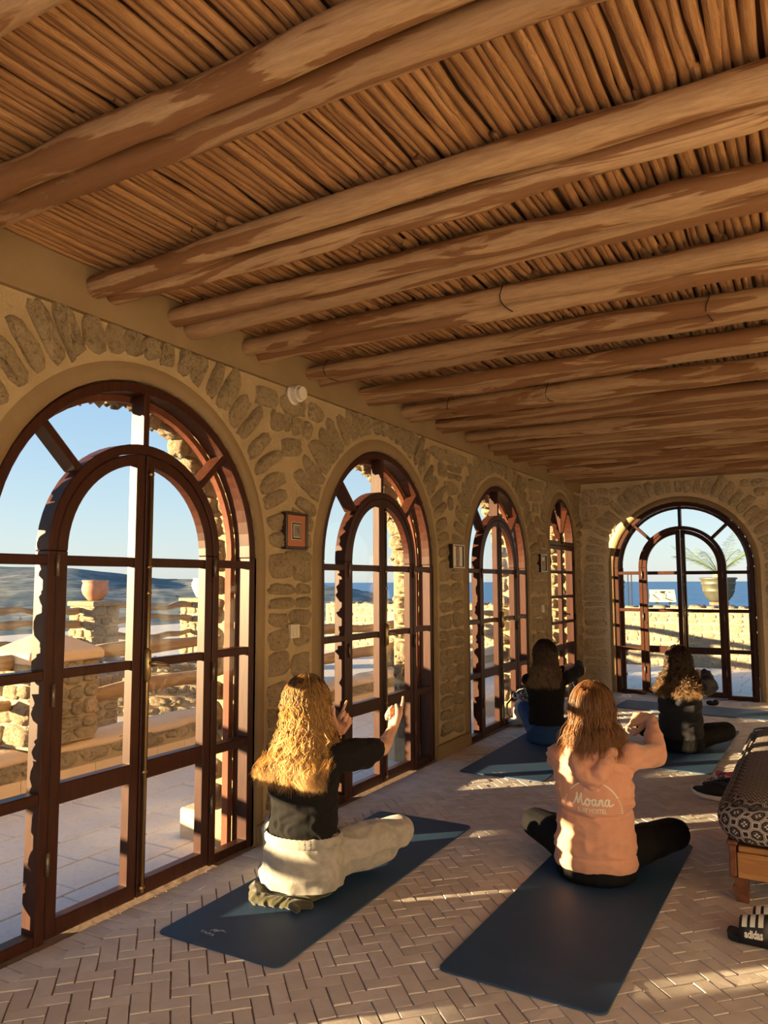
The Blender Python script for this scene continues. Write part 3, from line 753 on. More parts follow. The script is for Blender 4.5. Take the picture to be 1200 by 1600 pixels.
def rail_log(p0, p1, r, seed, label, group, name='rail_log'):
    r_ = random.Random(seed); pts = []; rad = []; n = 22; p0 = Vector(p0); p1 = Vector(p1)
    a, b = r_.uniform(0, 6), r_.uniform(0, 6)
    for i in range(n+1):
        t = i/n; q = p0.lerp(p1, t); q = q + Vector((0.014*math.sin(5*t+a), 0, 0.022*math.sin(7*t+b) + 0.012*math.sin(19*t+a)))
        pts.append(q); rad.append(r*(1 + 0.13*math.sin(11*t+a) + 0.10*math.sin(23*t+b)))
    mb = MB(); mb.tube(pts, rad, 9, wob=0.25, seed=seed); return mb.build(name, M['rail'], None, at=p0, label=label, cat='rail', group=group, kind='thing')
G1 = 'log rails of the terrace parapet'
rail_log((-2.22, 3.97, 0.875), (-2.18, 8.88, 0.85), 0.052, 1, 'upper log rail running right from the golden capped pillar', G1)
rail_log((-2.22, 3.97, 0.54), (-2.18, 8.88, 0.56), 0.056, 2, 'lower log rail running right from the golden capped pillar', G1)
rail_log((-2.22, -1.28, 0.86), (-2.18, 3.33, 0.855), 0.050, 3, 'upper log rail meeting the golden capped pillar from the left', G1)
rail_log((-2.22, -1.28, 0.56), (-2.18, 3.33, 0.525), 0.040, 4, 'lower log rail meeting the golden capped pillar from the left', G1)
rail_log((-2.2, 9.47, 0.86), (-2.2, 13.4, 0.86), 0.050, 5, 'upper log rail at the far end of the parapet', G1)
rail_log((-2.2, 9.47, 0.55), (-2.2, 13.4, 0.55), 0.055, 6, 'lower log rail at the far end of the parapet', G1)
# ---- lower yard, rubble walls, second row of pillars
mb = MB(); mb.box(-17, -2.43, -12, 24, -0.6, -0.06); mb.build('floor_yard', mat_plaster('pale_yard', (0.55, 0.50, 0.44), (0.64, 0.59, 0.52), 0.4), kind='structure')
def rubble_wall(p0, p1, h, th, label, rng, limit=80, z0=-0.06, group=None, name='rubble_wall', rh=(0.09, 0.16), pr=(0.02, 0.045)):
    p0 = Vector((*p0, 0)); p1 = Vector((*p1, 0)); u = (p1-p0).normalized(); L = (p1-p0).length; n = u.cross(Vector((0, 0, 1)))
    root = empty(name, ((p0+p1)/2)+Vector((0, 0, z0)), label, 'wall', group); P = Plane(p0, u, n)
    mb = MB(); mb.add([P(0, 0, z0), P(L, 0, z0), P(L, th, z0), P(0, th, z0), P(0, 0, h), P(L, 0, h), P(L, th, h), P(0, th, h)],
                      [(0, 3, 2, 1), (4, 5, 6, 7), (0, 1, 5, 4), (1, 2, 6, 5), (2, 3, 7, 6), (3, 0, 4, 7)]); mb.build('core', M['mortar_out'], root)
    stone_block(root, P, 0, L, z0, h, rng, limit, rh=rh, pr=pr)
    # coping stones along the top
    top = []; uu = 0.08; Q = Matrix((u, -n, Vector((0, 0, 1)))).transposed().to_euler()
    while uu < L-0.05:
        w_ = rng.uniform(0.16, 0.30); link_mesh('coping_stone', ST_OUT[rng.randrange(20)], root, P(uu+w_/2, th/2, h), Q, (w_-0.01, th*0.95, rng.uniform(0.03, 0.06))); uu += w_
    return root
rubble_wall((-3.45, 2.2), (-3.35, 5.3), 0.50, 0.35, 'shaded rubble wall behind the golden capped pillar', rng, 60)
rubble_wall((-4.9, 5.35), (-3.0, 6.6), 0.50, 0.35, 'sunlit rubble wall slanting behind the log rails', rng, 60)
rubble_wall((-6.6, 13.75), (7.5, 13.75), 0.93, 0.38, 'long sunlit stone wall across the far end of the terrace', rng, 250, rh=(0.07, 0.15), pr=(0.008, 0.02))
G2 = 'potted pillars beyond the yard'
YP = [2.75, 4.95, 7.17, 9.32, 11.4]
LP = ['pillar beyond the yard, out of sight to the left', 'grey shaded pillar at the left edge beyond the yard', 'flat-topped pillar carrying the terracotta pot', 'flat-topped pillar carrying the pale blue jar', 'flat-topped pillar carrying the lilac pot']
for y, lab in zip(YP, LP): pillar(-6.5, -6.0, y, y+0.44, -0.06, 1.07, 1.12, lab, G2, rng, 60, rh=(0.10, 0.18))
for k in range(4):
    for j, z in enumerate((1.04, 0.86, 0.60)):
        rail_log((-6.25, YP[k]+0.46, z), (-6.25, YP[k+1]-0.02, z-0.02), 0.045, 20+k*3+j, '%s log rail between %s' % (('top', 'middle', 'bottom')[j], ('the two leftmost far pillars', 'the grey pillar and the terracotta pot', 'the terracotta pot and the blue jar', 'the blue jar and the lilac pot')[k]), 'log rails between the far pillars')
M['terracotta'] = mat_plain('terracotta', (0.46, 0.22, 0.135), 0.7, ns=12, nb=0.2, var=0.15)
M['jar'] = mat_plain('pale_blue_glaze', (0.22, 0.42, 0.50), 0.5)
M['lilac'] = mat_plain('lilac_glaze', (0.50, 0.42, 0.56), 0.5)
M['leaf'] = mat_plain('leaf', (0.16, 0.26, 0.07), 0.55)
M['bronze'] = mat_plain('glazed_dark_pot', (0.11, 0.11, 0.075), 0.42, 0.35, ns=8, nb=0.2, var=0.3)
mb = MB(); mb.lathe((-6.25, 7.39, 1.145), [(0.085, 0), (0.10, 0.01), (0.165, 0.09), (0.185, 0.16), (0.175, 0.22), (0.165, 0.25), (0.18, 0.265), (0.18, 0.285), (0.155, 0.285), (0.15, 0.22)], 28)
o = mb.build('terracotta_pot', M['terracotta'], None, at=(-6.25, 7.39, 1.145), label='round terracotta pot standing on a stone pillar outside', cat='pot')
mb = MB(); mb.lathe((-6.25, 9.54, 1.145), [(0.075, 0), (0.085, 0.01), (0.13, 0.10), (0.165, 0.19), (0.16, 0.25), (0.135, 0.29), (0.15, 0.32), (0.13, 0.32), (0.12, 0.28)], 28)
mb.build('jar', M['jar'], None, at=(-6.25, 9.54, 1.145), label='pale blue jar standing on a stone pillar outside', cat='jar')
def frond(mb, p, az, L, drop, rng, w=0.012):
    pts = []; n = 12
    for i in range(n+1):
        t = i/n; r = L*t*(1-0.15*t); z = L*(0.75*t - drop*t*t)
        pts.append(Vector((p[0]+math.cos(az)*r, p[1]+math.sin(az)*r, p[2]+z)))
    mb.tube(pts, [0.010*(1-0.8*i/n) for i in range(n+1)], 4, smooth=False)
    side = Vector((-math.sin(az), math.cos(az), 0))
    for i in range(2, n+1):
        t = i/n; l = L*0.26*math.sin(PI*min(1, t*0.85+0.1)); d = (pts[i]-pts[i-1]).normalized()
        for q in (0.0, 0.33, 0.66):
            b = pts[i-1].lerp(pts[i], q)
            for s_ in (-1, 1):
                tip = b + side*s_*l*0.62 + d*l*0.75 + Vector((0, 0, -l*rng.uniform(0.15, 0.5)))
                m_ = b.lerp(tip, 0.5) + Vector((0, 0, l*0.08)); e = d*w*0.6
                mb.add([b-e*0.5, m_-e, tip, m_+e, b+e*0.5], [(0, 1, 2, 3, 4)])
def shrub(mb, p, r, n, rng, ls=0.05):
    for _ in range(n):
        a = rng.uniform(0, 2*PI); e = rng.uniform(0.1, 1.5); L = r*rng.uniform(0.5, 1.0)
        d = Vector((math.cos(a)*math.cos(e), math.sin(a)*math.cos(e), math.sin(e))); tip = Vector(p)+d*L
        mb.tube([p, Vector(p)+d*L*0.5+Vector((0, 0, 0.02)), tip], [0.005, 0.004, 0.002], 3, smooth=False)
        for k in range(7):
            b = Vector(p).lerp(tip, 0.35+0.65*k/6); q = Vector((rng.uniform(-1, 1), rng.uniform(-1, 1), rng.uniform(-0.2, 1))).normalized(); s_ = q.cross(d).normalized()*ls*0.22
            mb.add([b, b+q*ls*0.5+s_, b+q*ls, b+q*ls*0.5-s_], [(0, 1, 2, 3)])
rp = empty('planter', (-6.25, 11.62, 1.145), 'lilac flowerpot with a leafy shrub on a far pillar', 'plant')
mb = MB(); mb.lathe((-6.25, 11.62, 1.145), [(0.15, 0), (0.16, 0.01), (0.20, 0.34), (0.215, 0.36), (0.215, 0.38), (0.18, 0.38), (0.17, 0.34), (0.0, 0.33)], 24); mb.build('pot', M['lilac'], rp)
mb = MB(); shrub(mb, (-6.25, 11.62, 1.48), 0.55, 70, rng, 0.07); mb.build('foliage', M['leaf'], rp)
px_, py_ = 1.22, 13.95; zp = 0.985
rp = empty('potted_palm', (px_, py_, zp), 'dark glazed urn with a young palm on the far terrace wall', 'plant')
mb = MB(); mb.lathe((px_, py_, zp), [(0.15, 0.0), (0.155, 0.05), (0.16, 0.05)], 28); mb.build('foot', M['terracotta'], rp)
mb = MB(); mb.lathe((px_, py_, zp), [(0.11, 0.045), (0.15, 0.07), (0.215, 0.15), (0.245, 0.22), (0.252, 0.225), (0.25, 0.24), (0.262, 0.34), (0.275, 0.345), (0.272, 0.36), (0.27, 0.42), (0.295, 0.43), (0.30, 0.45), (0.28, 0.46), (0.25, 0.45), (0.24, 0.42), (0.0, 0.41)], 36); mb.build('urn', M['bronze'], rp)
mb = MB(); mb.lathe((px_, py_, zp+0.41), [(0.07, 0), (0.085, 0.06), (0.06, 0.13), (0.03, 0.18)], 10); mb.build('trunk', M['rail'], rp)
M['palm'] = mat_plain('palm_leaf', (0.13, 0.19, 0.065), 0.6)
mb = MB()
for k in range(10):
    frond(mb, (px_, py_, zp+0.52), k*2.4+0.3, rng.uniform(0.75, 1.05), rng.uniform(0.05, 0.45), rng, 0.006)
mb.build('fronds', M['palm'], rp)
rp = empty('solar_panel', (0.33, 13.9, 0.985), 'small tilted cream panel with a cable on the far terrace wall', 'panel')
mb = MB(); mb.add([(0.12, 13.80, 1.03), (0.56, 13.80, 1.03), (0.56, 13.80, 1.05), (0.12, 13.80, 1.05), (0.10, 13.93, 1.235), (0.52, 13.93, 1.235), (0.52, 13.95, 1.24), (0.10, 13.95, 1.24)], [(0, 1, 5, 4), (3, 2, 6, 7), (0, 3, 7, 4), (1, 2, 6, 5), (4, 5, 6, 7), (0, 1, 2, 3)]); mb.build('board', mat_plain('cream_board', (0.46, 0.42, 0.31), 0.7), rp)
mb = MB(); mb.box(0.29, 0.35, 13.885, 13.92, 1.18, 1.215); mb.tube([(0.32, 13.88, 1.19), (0.36, 13.84, 1.15), (0.35, 13.80, 1.10), (0.50, 13.78, 1.05)], 0.005, 5); mb.tube([(0.16, 13.87, 1.16), (0.30, 13.80, 1.05)], 0.004, 5); mb.build('cable', M['iron'], rp)
for x in (0.2, 0.42):
    mb = MB(); mb.box(x, x+0.04, 13.9, 13.94, 0.985, 1.2); mb.build('stand', M['iron'], rp)
rp = empty('glass_railing', (-0.33, 13.95, 0.975), 'clear glass railing with slim posts on the far wall, at the left', 'railing')
for x in (-0.20, -0.26): 
    mb = MB(); mb.box(x-0.008, x+0.008, 13.94, 13.96, 0.96, 1.50); mb.build('post', M['iron'], rp)
mb = MB(); mb.add([(-1.6, 13.95, 0.98), (-0.27, 13.95, 0.98), (-0.27, 13.95, 1.48), (-1.6, 13.95, 1.48)], [(0, 1, 2, 3)]); mb.build('pane', M['glass'], rp, recalc=False)
# ---- land and sea
def smst(a, b, x): t = min(1, max(0, (x-a)/(b-a))); return t*t*(3-2*t)
def land_h(az, r):
    az = math.degrees(az)
    ridge_e = np.interp(az, [-100, -58, -52, -48, -46, -42, -38, -33, -30, -26], [1.3, 1.0, 0.95, 0.5, 0.22, 0.22, 0.0, -0.35, -0.9, -2.4])
    R = np.interp(az, [-60, -45, -33, -26, 30], [2600, 2300, 1400, 700, 300])
    zr = 1.4 + math.tan(math.radians(float(ridge_e)))*float(R)
    zr = max(zr, -90)
    low = -min(24, max(0, (r-18))*0.10)
    t = smst(150, float(R), r)
    z = low*(1-t) + zr*t
    if r > R: z = zr - (r-float(R))*0.12
    amp = min(9, r*0.006)*(1-0.85*smst(0.55, 1.0, r/float(R)))
    z += amp*(noise.noise(Vector((r*0.004*math.cos(math.radians(az)), r*0.004*math.sin(math.radians(az)), 2)))) + 0.3*amp*noise.noise(Vector((r*0.02*math.cos(math.radians(az)), r*0.02*math.sin(math.radians(az)), 9)))
    return z - 0.4
vs = []; na, nr = 220, 110
for j in range(nr):
    r = 16.5*(4200/16.5)**(j/(nr-1))
    for i in range(na):
        az = math.radians(-105 + 140*i/(na-1)); z = land_h(az, r)
        z += 0.035*min(r, 700)*0.06*noise.noise(Vector((i*1.1, j*1.3, 4)))
        vs.append((2.68+r*math.sin(az), r*math.cos(az), z))
mb = MB(); mb.add(vs, [(j*na+i, j*na+i+1, (j+1)*na+i+1, (j+1)*na+i) for j in range(nr-1) for i in range(na-1)], smooth=True)
m = NT('hazed_scrub'); geo = m.n('ShaderNodeNewGeometry'); v = geo.outputs['Position']
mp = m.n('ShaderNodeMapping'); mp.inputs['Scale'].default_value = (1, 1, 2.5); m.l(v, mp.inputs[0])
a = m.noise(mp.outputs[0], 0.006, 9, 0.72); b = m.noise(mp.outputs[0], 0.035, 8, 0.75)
col = m.mix(m.ramp(a, [(0.45, (0, 0, 0)), (0.60, (1, 1, 1))]), (0.15, 0.185, 0.195), (0.36, 0.36, 0.33))  # distance haze is put into these bluish-grey base colours
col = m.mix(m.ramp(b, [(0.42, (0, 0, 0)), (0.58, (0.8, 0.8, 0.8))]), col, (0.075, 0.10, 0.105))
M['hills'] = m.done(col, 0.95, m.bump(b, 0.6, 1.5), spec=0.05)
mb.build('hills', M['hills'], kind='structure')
m = NT('sea_water'); geo = m.n('ShaderNodeNewGeometry'); v = m.n('ShaderNodeMapping'); v.inputs['Scale'].default_value = (0.004, 0.0006, 1); v.inputs['Rotation'].default_value = (0, 0, 0.5); m.l(geo.outputs['Position'], v.inputs[0])
f_ = m.noise(v.outputs[0], 3, 4); col = m.ramp(f_, [(0.35, (0.075, 0.20, 0.38)), (0.7, (0.10, 0.245, 0.43))])
M['sea'] = m.done(col, 0.75, spec=0.15)
mb = MB(); n = 96; vs = [(2.68, 0, -95)]
for rr in (5000, 60000):
    for i in range(n): vs.append((2.68+rr*math.cos(2*PI*i/n), rr*math.sin(2*PI*i/n), -95))
fs = [(0, 1+i, 1+(i+1) % n) for i in range(n)] + [(1+i, 1+n+i, 1+n+(i+1) % n, 1+(i+1) % n) for i in range(n)]
mb.add(vs, fs); mb.build('sea', M['sea'], recalc=False, kind='structure')
# ================================================================ people
from mathutils.bvhtree import BVHTree
def ring_loft(rings, sides=22):
    """rings: (centre, rx, ry, xdir, ydir) -> closed tube"""
    vs = []; fs = []
    for c, rx, ry, X, Y in rings:
        for k in range(sides):
            a = 2*PI*k/sides; vs.append(Vector(c)+X*(rx*math.cos(a))+Y*(ry*math.sin(a)))
    n = len(rings)
    for i in range(n-1):
        for k in range(sides): fs.append((i*sides+k, i*sides+(k+1) % sides, (i+1)*sides+(k+1) % sides, (i+1)*sides+k))
    fs += [tuple(range(sides))[::-1], tuple((n-1)*sides+k for k in range(sides))]
    return vs, fs
def cap(p0, r0, p1, r1, sides=14):
    p0 = Vector(p0); p1 = Vector(p1); d = p1-p0; L = d.length; t = d.normalized(); X = t.orthogonal().normalized(); Y = t.cross(X)
    rg = []
    for k in range(5): a = -PI/2 + (PI/2)*(k+0.35)/5; rg.append((p0+t*(r0*math.sin(a)), r0*math.cos(a), r0*math.cos(a), X, Y))
    rg.append((p0, r0, r0, X, Y)); rg.append((p1, r1, r1, X, Y))
    for k in range(5): a = (PI/2)*(k+0.65)/5; rg.append((p1+t*(r1*math.sin(a)), r1*math.cos(a), r1*math.cos(a), X, Y))
    return ring_loft(rg, sides)
def ell(c, r, R=None, sides=20):
    vs = []; fs = []; n = 12; R = R or Matrix.Identity(3); c = Vector(c)
    for i in range(n+1):
        th = PI*(i+0.0)/n; th = min(max(th, 0.06), PI-0.06)
        for k in range(sides):
            a = 2*PI*k/sides; vs.append(c + R @ Vector((r[0]*math.sin(th)*math.cos(a), r[1]*math.sin(th)*math.sin(a), r[2]*math.cos(th))))
    for i in range(n):
        for k in range(sides): fs.append((i*sides+k, (i+1)*sides+k, (i+1)*sides+(k+1) % sides, i*sides+(k+1) % sides))
    fs += [tuple(range(sides)), tuple(n*sides+k for k in range(sides))[::-1]]
    return vs, fs
def chain(pts, rad, sides=14):
    out = []
    for i in range(len(pts)-1): out.append(cap(pts[i], rad[i], pts[i+1], rad[i+1], sides))
    return out
def skin_over(prims, name, mat, parent, voxel=0.006, smooth=4, wrinkle=None, clamp=None, zmin=0.0088, **kw):
    """fuse overlapping volumes into one continuous surface"""
    vs = []; fs = []
    for v, f in prims:
        o = len(vs); vs += [tuple(p) for p in v]; fs += [tuple(i+o for i in q) for q in f]
    me = bpy.data.meshes.new(name+'_raw'); me.from_pydata(vs, [], fs); me.update()
    b = bmesh.new(); b.from_mesh(me); bmesh.ops.recalc_face_normals(b, faces=b.faces[:]); b.to_mesh(me); b.free()
    tmp = bpy.data.objects.new('tmp', me); COL.objects.link(tmp)
    md = tmp.modifiers.new('r', 'REMESH'); md.mode = 'VOXEL'; md.voxel_size = voxel; md.adaptivity = 0
    if smooth: sm = tmp.modifiers.new('s', 'SMOOTH'); sm.factor = 0.5; sm.iterations = smooth
    dg = bpy.context.evaluated_depsgraph_get(); dg.update()
    me2 = bpy.data.meshes.new_from_object(tmp.evaluated_get(dg))
    bpy.data.objects.remove(tmp); bpy.data.meshes.remove(me)
    me2.name = name; n = len(me2.vertices); co = np.empty(n*3); me2.vertices.foreach_get('co', co); co = co.reshape(-1, 3)
    if wrinkle is not None:
        no = np.empty(n*3); me2.vertex_normals.foreach_get('vector', no); no = no.reshape(-1, 3)
        co = co + no*np.array([wrinkle(Vector(c), Vector(q)) for c, q in zip(co, no)])[:, None]
    co = co.copy(); co[:, 2] = np.maximum(co[:, 2], zmin)
    if clamp is not None: co = clamp(co)
    org = world_origin(parent) if parent is not None else Vector((0, 0, 0))
    me2.vertices.foreach_set('co', (co-np.array(org)).ravel()); me2.update()
    me2.materials.clear(); me2.materials.append(mat)
    me2.polygons.foreach_set('use_smooth', [True]*len(me2.polygons))
    o = bpy.data.objects.new(name, me2); COL.objects.link(o); o.parent = parent
    o['_w'] = 0; del o['_w']
    bv_ = BVHTree.FromPolygons([Vector(c) for c in co], [tuple(p.vertices) for p in me2.polygons])
    return meta(o, **kw), bv_
def folds(amp, scale=14, stretch=(1, 1, 2.2), seed=0, zones=None):
    def f(p, n):
        q = Vector((p.x*scale*stretch[0], p.y*scale*stretch[1], p.z*scale*stretch[2] + seed))
        a = noise.noise(q + Vector((2.0*noise.noise(q*0.5), 0, 0)))
        r = (1-abs(a)*2.4); r = max(-0.4, r)
        w_ = 1.0 if zones is None else zones(p)
        return amp*w_*(r*0.8 - 0.4 + 0.5*noise.noise(q*0.45+Vector((9, 3, 1))))
    return f
# ---- materials
def mat_skin(name, c):
    m = NT(name); v = m.coords('Object'); a = m.noise(v, 9, 3)
    col = m.ramp(a, [(0.3, c), (0.75, tuple(min(1, q*1.12) for q in c))])
    m.done(col, 0.5, m.bump(m.noise(v, 220, 2), 0.05, 0.001), spec=0.35)
    m.b.inputs['Subsurface Weight'].default_value = 0.12; m.b.inputs['Subsurface Radius'].default_value = (0.02, 0.008, 0.004); m.b.inputs['Subsurface Scale'].default_value = 0.4
    return m.m
def mat_cloth(name, c, rough=0.9, weave=900, bs=0.15, var=0.08, sheen=0.3):
    m = NT(name); v = m.coords('Object'); a = m.noise(v, 30, 4); col = m.ramp(a, [(0.3, tuple(q*(1-var) for q in c)), (0.7, tuple(min(1, q*(1+var)) for q in c))])
    m.done(col, rough, m.bump(m.noise(v, weave, 2), bs, 0.0008, m.bump(m.noise(v, 24, 4, 0.6, 1.2), 0.25, 0.006)), spec=0.15)
    m.b.inputs['Sheen Weight'].default_value = sheen
    return m.m
M['skin'] = mat_skin('skin', (0.62, 0.36, 0.24))
M['black_tee'] = mat_cloth('black_cotton', (0.011, 0.010, 0.010), sheen=0.03)
M['marl'] = mat_cloth('grey_marl', (0.37, 0.345, 0.30), var=0.16)
M['pink'] = mat_cloth('apricot_fleece', (0.66, 0.33, 0.215), var=0.04)
M['print'] = mat_plain('white_print', (0.80, 0.72, 0.60), 0.7)
M['legging'] = mat_cloth('black_jersey', (0.006, 0.0055, 0.006), 0.75, sheen=0.0)
M['blue'] = mat_cloth('blue_jersey', (0.018, 0.060, 0.18), 0.6, sheen=0.05)
M['navy'] = mat_cloth('charcoal_fleece', (0.024, 0.023, 0.027), sheen=0.08)
M['khaki'] = mat_cloth('dark_olive_cloth', (0.065, 0.060, 0.030), 0.85)
def mat_hair(name, root, mid, tip, p=(0.25, 0.6), trans=0.3):
    m = NT(name); at = m.n('ShaderNodeAttribute'); at.attribute_name = 'along'; rn = m.n('ShaderNodeAttribute'); rn.attribute_name = 'lock'
    col = m.ramp(at.outputs['Fac'], [(0.0, root), (p[0], tuple(0.5*(a+b) for a, b in zip(root, mid))), (p[1], mid), (1.0, tip)])
    f_ = m.math('ADD', m.math('MULTIPLY', rn.outputs['Fac'], 0.9), 0.55)
    col = m.mix(1.0, col, m.n('ShaderNodeCombineColor').outputs[0], 'MULTIPLY') if False else col
    mul = m.n('ShaderNodeVectorMath', operation='SCALE'); m.l(col, mul.inputs[0]); m.l(f_, mul.inputs['Scale'])
    m.done(mul.outputs[0], 0.42, spec=0.5)
    tr = m.n('ShaderNodeBsdfTranslucent'); m.l(mul.outputs[0], tr.inputs[0])
    mx = m.n('ShaderNodeMixShader'); mx.inputs[0].default_value = trans; m.l(m.b.outputs[0], mx.inputs[1]); m.l(tr.outputs[0], mx.inputs[2]); m.l(mx.outputs[0], m.out.inputs[0])
    return m.m
M['blonde'] = mat_hair('blonde_hair', (0.20, 0.095, 0.035), (0.58, 0.33, 0.105), (0.80, 0.53, 0.21), (0.10, 0.42), 0.35)
M['auburn'] = mat_hair('auburn_hair', (0.17, 0.075, 0.030), (0.30, 0.14, 0.055), (0.42, 0.20, 0.08), (0.3, 0.7), 0.3)
M['brunette'] = mat_hair('brunette_hair', (0.035, 0.021, 0.014), (0.12, 0.070, 0.040), (0.44, 0.29, 0.17), (0.25, 0.55), 0.25)
M['darkcurl'] = mat_hair('dark_curly_hair', (0.022, 0.012, 0.008), (0.10, 0.052, 0.022), (0.30, 0.17, 0.07), (0.3, 0.62), 0.2)
def hair(parent, name, mat, W, hc, hr, count, length, seed, wave=0.008, wfreq=30, curl=0.0, spread=0.03, back=-0.10, shoulder=0.52, arc_=2.35, lock=7, rad=0.0017, lift=0.012, face=None):
    """strands combed over the skull and hanging; W maps person space to the world; hc/hr skull centre and radii in person space"""
    rg = random.Random(seed); V = []; F = []; AL = []; LK = []; n = 20
    nl = count//lock
    for li in range(nl):
        ph = rg.uniform(-arc_, arc_); u_ = rg.random()
        # azimuth measured from straight back (-y)
        th0 = math.acos(1 - u_*1.02) if u_ < 0.98 else 1.5
        L = length*rg.uniform(0.76, 1.08) * (1 - 0.10*abs(ph)/arc_)
        ztip = hc[2] - L
        p1, p2 = rg.uniform(0, 6.3), rg.uniform(0, 6.3); wv = wave*rg.uniform(0.6, 1.6); fq = wfreq*rg.uniform(0.8, 1.25)
        out = rg.uniform(0.0, 1.0); sh = rg.random()
        lockv = rg.random()
        for s_ in range(lock):
            jx, jy, jz = rg.uniform(-1, 1)*0.010, rg.uniform(-1, 1)*0.010, rg.uniform(-1, 1)*0.012
            pts = []; stray = rg.random() < 0.07
            for i in range(n):
                t = i/(n-1)
                # first part runs over the skull, second part falls
                th = th0 + (1.62-th0)*min(1, t/0.34)
                if t <= 0.34:
                    x = math.sin(ph)*math.sin(th); y = -math.cos(ph)*math.sin(th); z = math.cos(th)
                    q = Vector((hc[0]+x*(hr[0]+lift), hc[1]+y*(hr[1]+lift), hc[2]+z*(hr[2]+lift)))
                    zeq = q.z
                    f_ = 0
                else:
                    f_ = (t-0.34)/0.66
                    x = math.sin(ph); y = -math.cos(ph)
                    z = (hc[2]-0.05*hr[2]) + (ztip-(hc[2]-0.05*hr[2]))*f_
                    # hair closes towards the neck, then spreads over the back
                    w_ = 1 - 0.16*math.sin(min(1, f_*1.6)*PI) + spread*8*f_*f_
                    rx = (hr[0]+lift)*w_ + spread*f_*out; ry = (hr[1]+lift)*w_
                    xx = hc[0] + x*rx; yy = hc[1] + y*ry
                    if z < shoulder + 0.03:
                        k = min(1, (shoulder + 0.03 - z)/0.07); yb = back - 0.010 - 0.045*out*(1-f_*0.3)
                        yy = yy*(1-k) + min(yy, yb + 0.30*abs(xx)*abs(xx)*2)*k
                    q = Vector((xx, yy, z))
                amp = wv*min(1, t*1.6)
                q += Vector((amp*math.sin(fq*t+p1), amp*0.8*math.cos(fq*t*0.9+p2), 0))
                if curl: q += Vector((curl*t*math.cos(fq*2.1*t+p1), curl*t*math.sin(fq*2.1*t+p1), 0.3*curl*math.sin(fq*2.1*t)))
                k2 = 0.35 + 1.3*t if not stray else 0.35+3.6*t
                q += Vector((jx*k2, jy*k2*0.8, jz*t))
                pts.append(W(q))
            o = len(V)
            for i, q in enumerate(pts):
                t_ = (pts[min(i+1, n-1)]-pts[max(0, i-1)]).normalized(); a = t_.orthogonal().normalized(); b = t_.cross(a)
                r = rad*(1.0 if i < n-5 else (n-1-i+0.3)/5.0)
                for k in range(3):
                    c_ = 2*PI*k/3; V.append(q + a*(r*math.cos(c_)) + b*(r*math.sin(c_))); AL.append(i/(n-1)); LK.append(lockv)
            for i in range(n-1):
                for k in range(3): F.append((o+i*3+k, o+i*3+(k+1) % 3, o+(i+1)*3+(k+1) % 3, o+(i+1)*3+k))
    org = world_origin(parent)
    me = bpy.data.meshes.new(name); me.from_pydata([tuple(v-org) for v in V], [], F); me.materials.append(mat)
    me.polygons.foreach_set('use_smooth', [True]*len(F))
    for nm, arr in (('along', AL), ('lock', LK)):
        a = me.attributes.new(nm, 'FLOAT', 'POINT'); a.data.foreach_set('value', arr)
    o = bpy.data.objects.new(name, me); COL.objects.link(o); o.parent = parent; return o
def hair_cap(parent, mat, W, Rm, hc, hr, length, shoulder, back, wbot=0.12):
    """dense mass of hair under the loose strands"""
    pr = [ell(W(Vector(hc)), (hr[0]+0.010, hr[1]+0.008, hr[2]+0.010), Rm)]
    e = 0.0
    for i in range(9):
        f_ = i/8; z = hc[2] - 0.01 - f_*(length-0.06); y = hc[1] - (hr[1]*0.45)*(1-f_*0.3)
        if z < shoulder+0.03: y = min(y, back+0.02)
        wx = hr[0]*0.86*(1-f_) + wbot*f_
        pr.append(ell(W(Vector((hc[0], y, z))), (wx, 0.052*(1-0.45*f_), 0.045), Rm))
    o, _ = skin_over(pr, 'hair_mass', mat, parent, 0.009, 4)
    n = len(o.data.vertices)
    a = o.data.attributes.new('along', 'FLOAT', 'POINT'); zs = np.empty(n*3); o.data.vertices.foreach_get('co', zs); z = zs.reshape(-1, 3)[:, 2]
    a.data.foreach_set('value', np.clip(0.45*(z.max()-z)/max(1e-6, z.max()-z.min()), 0, 1).tolist())
    l_ = o.data.attributes.new('lock', 'FLOAT', 'POINT'); l_.data.foreach_set('value', [0.0]*n)
    return o
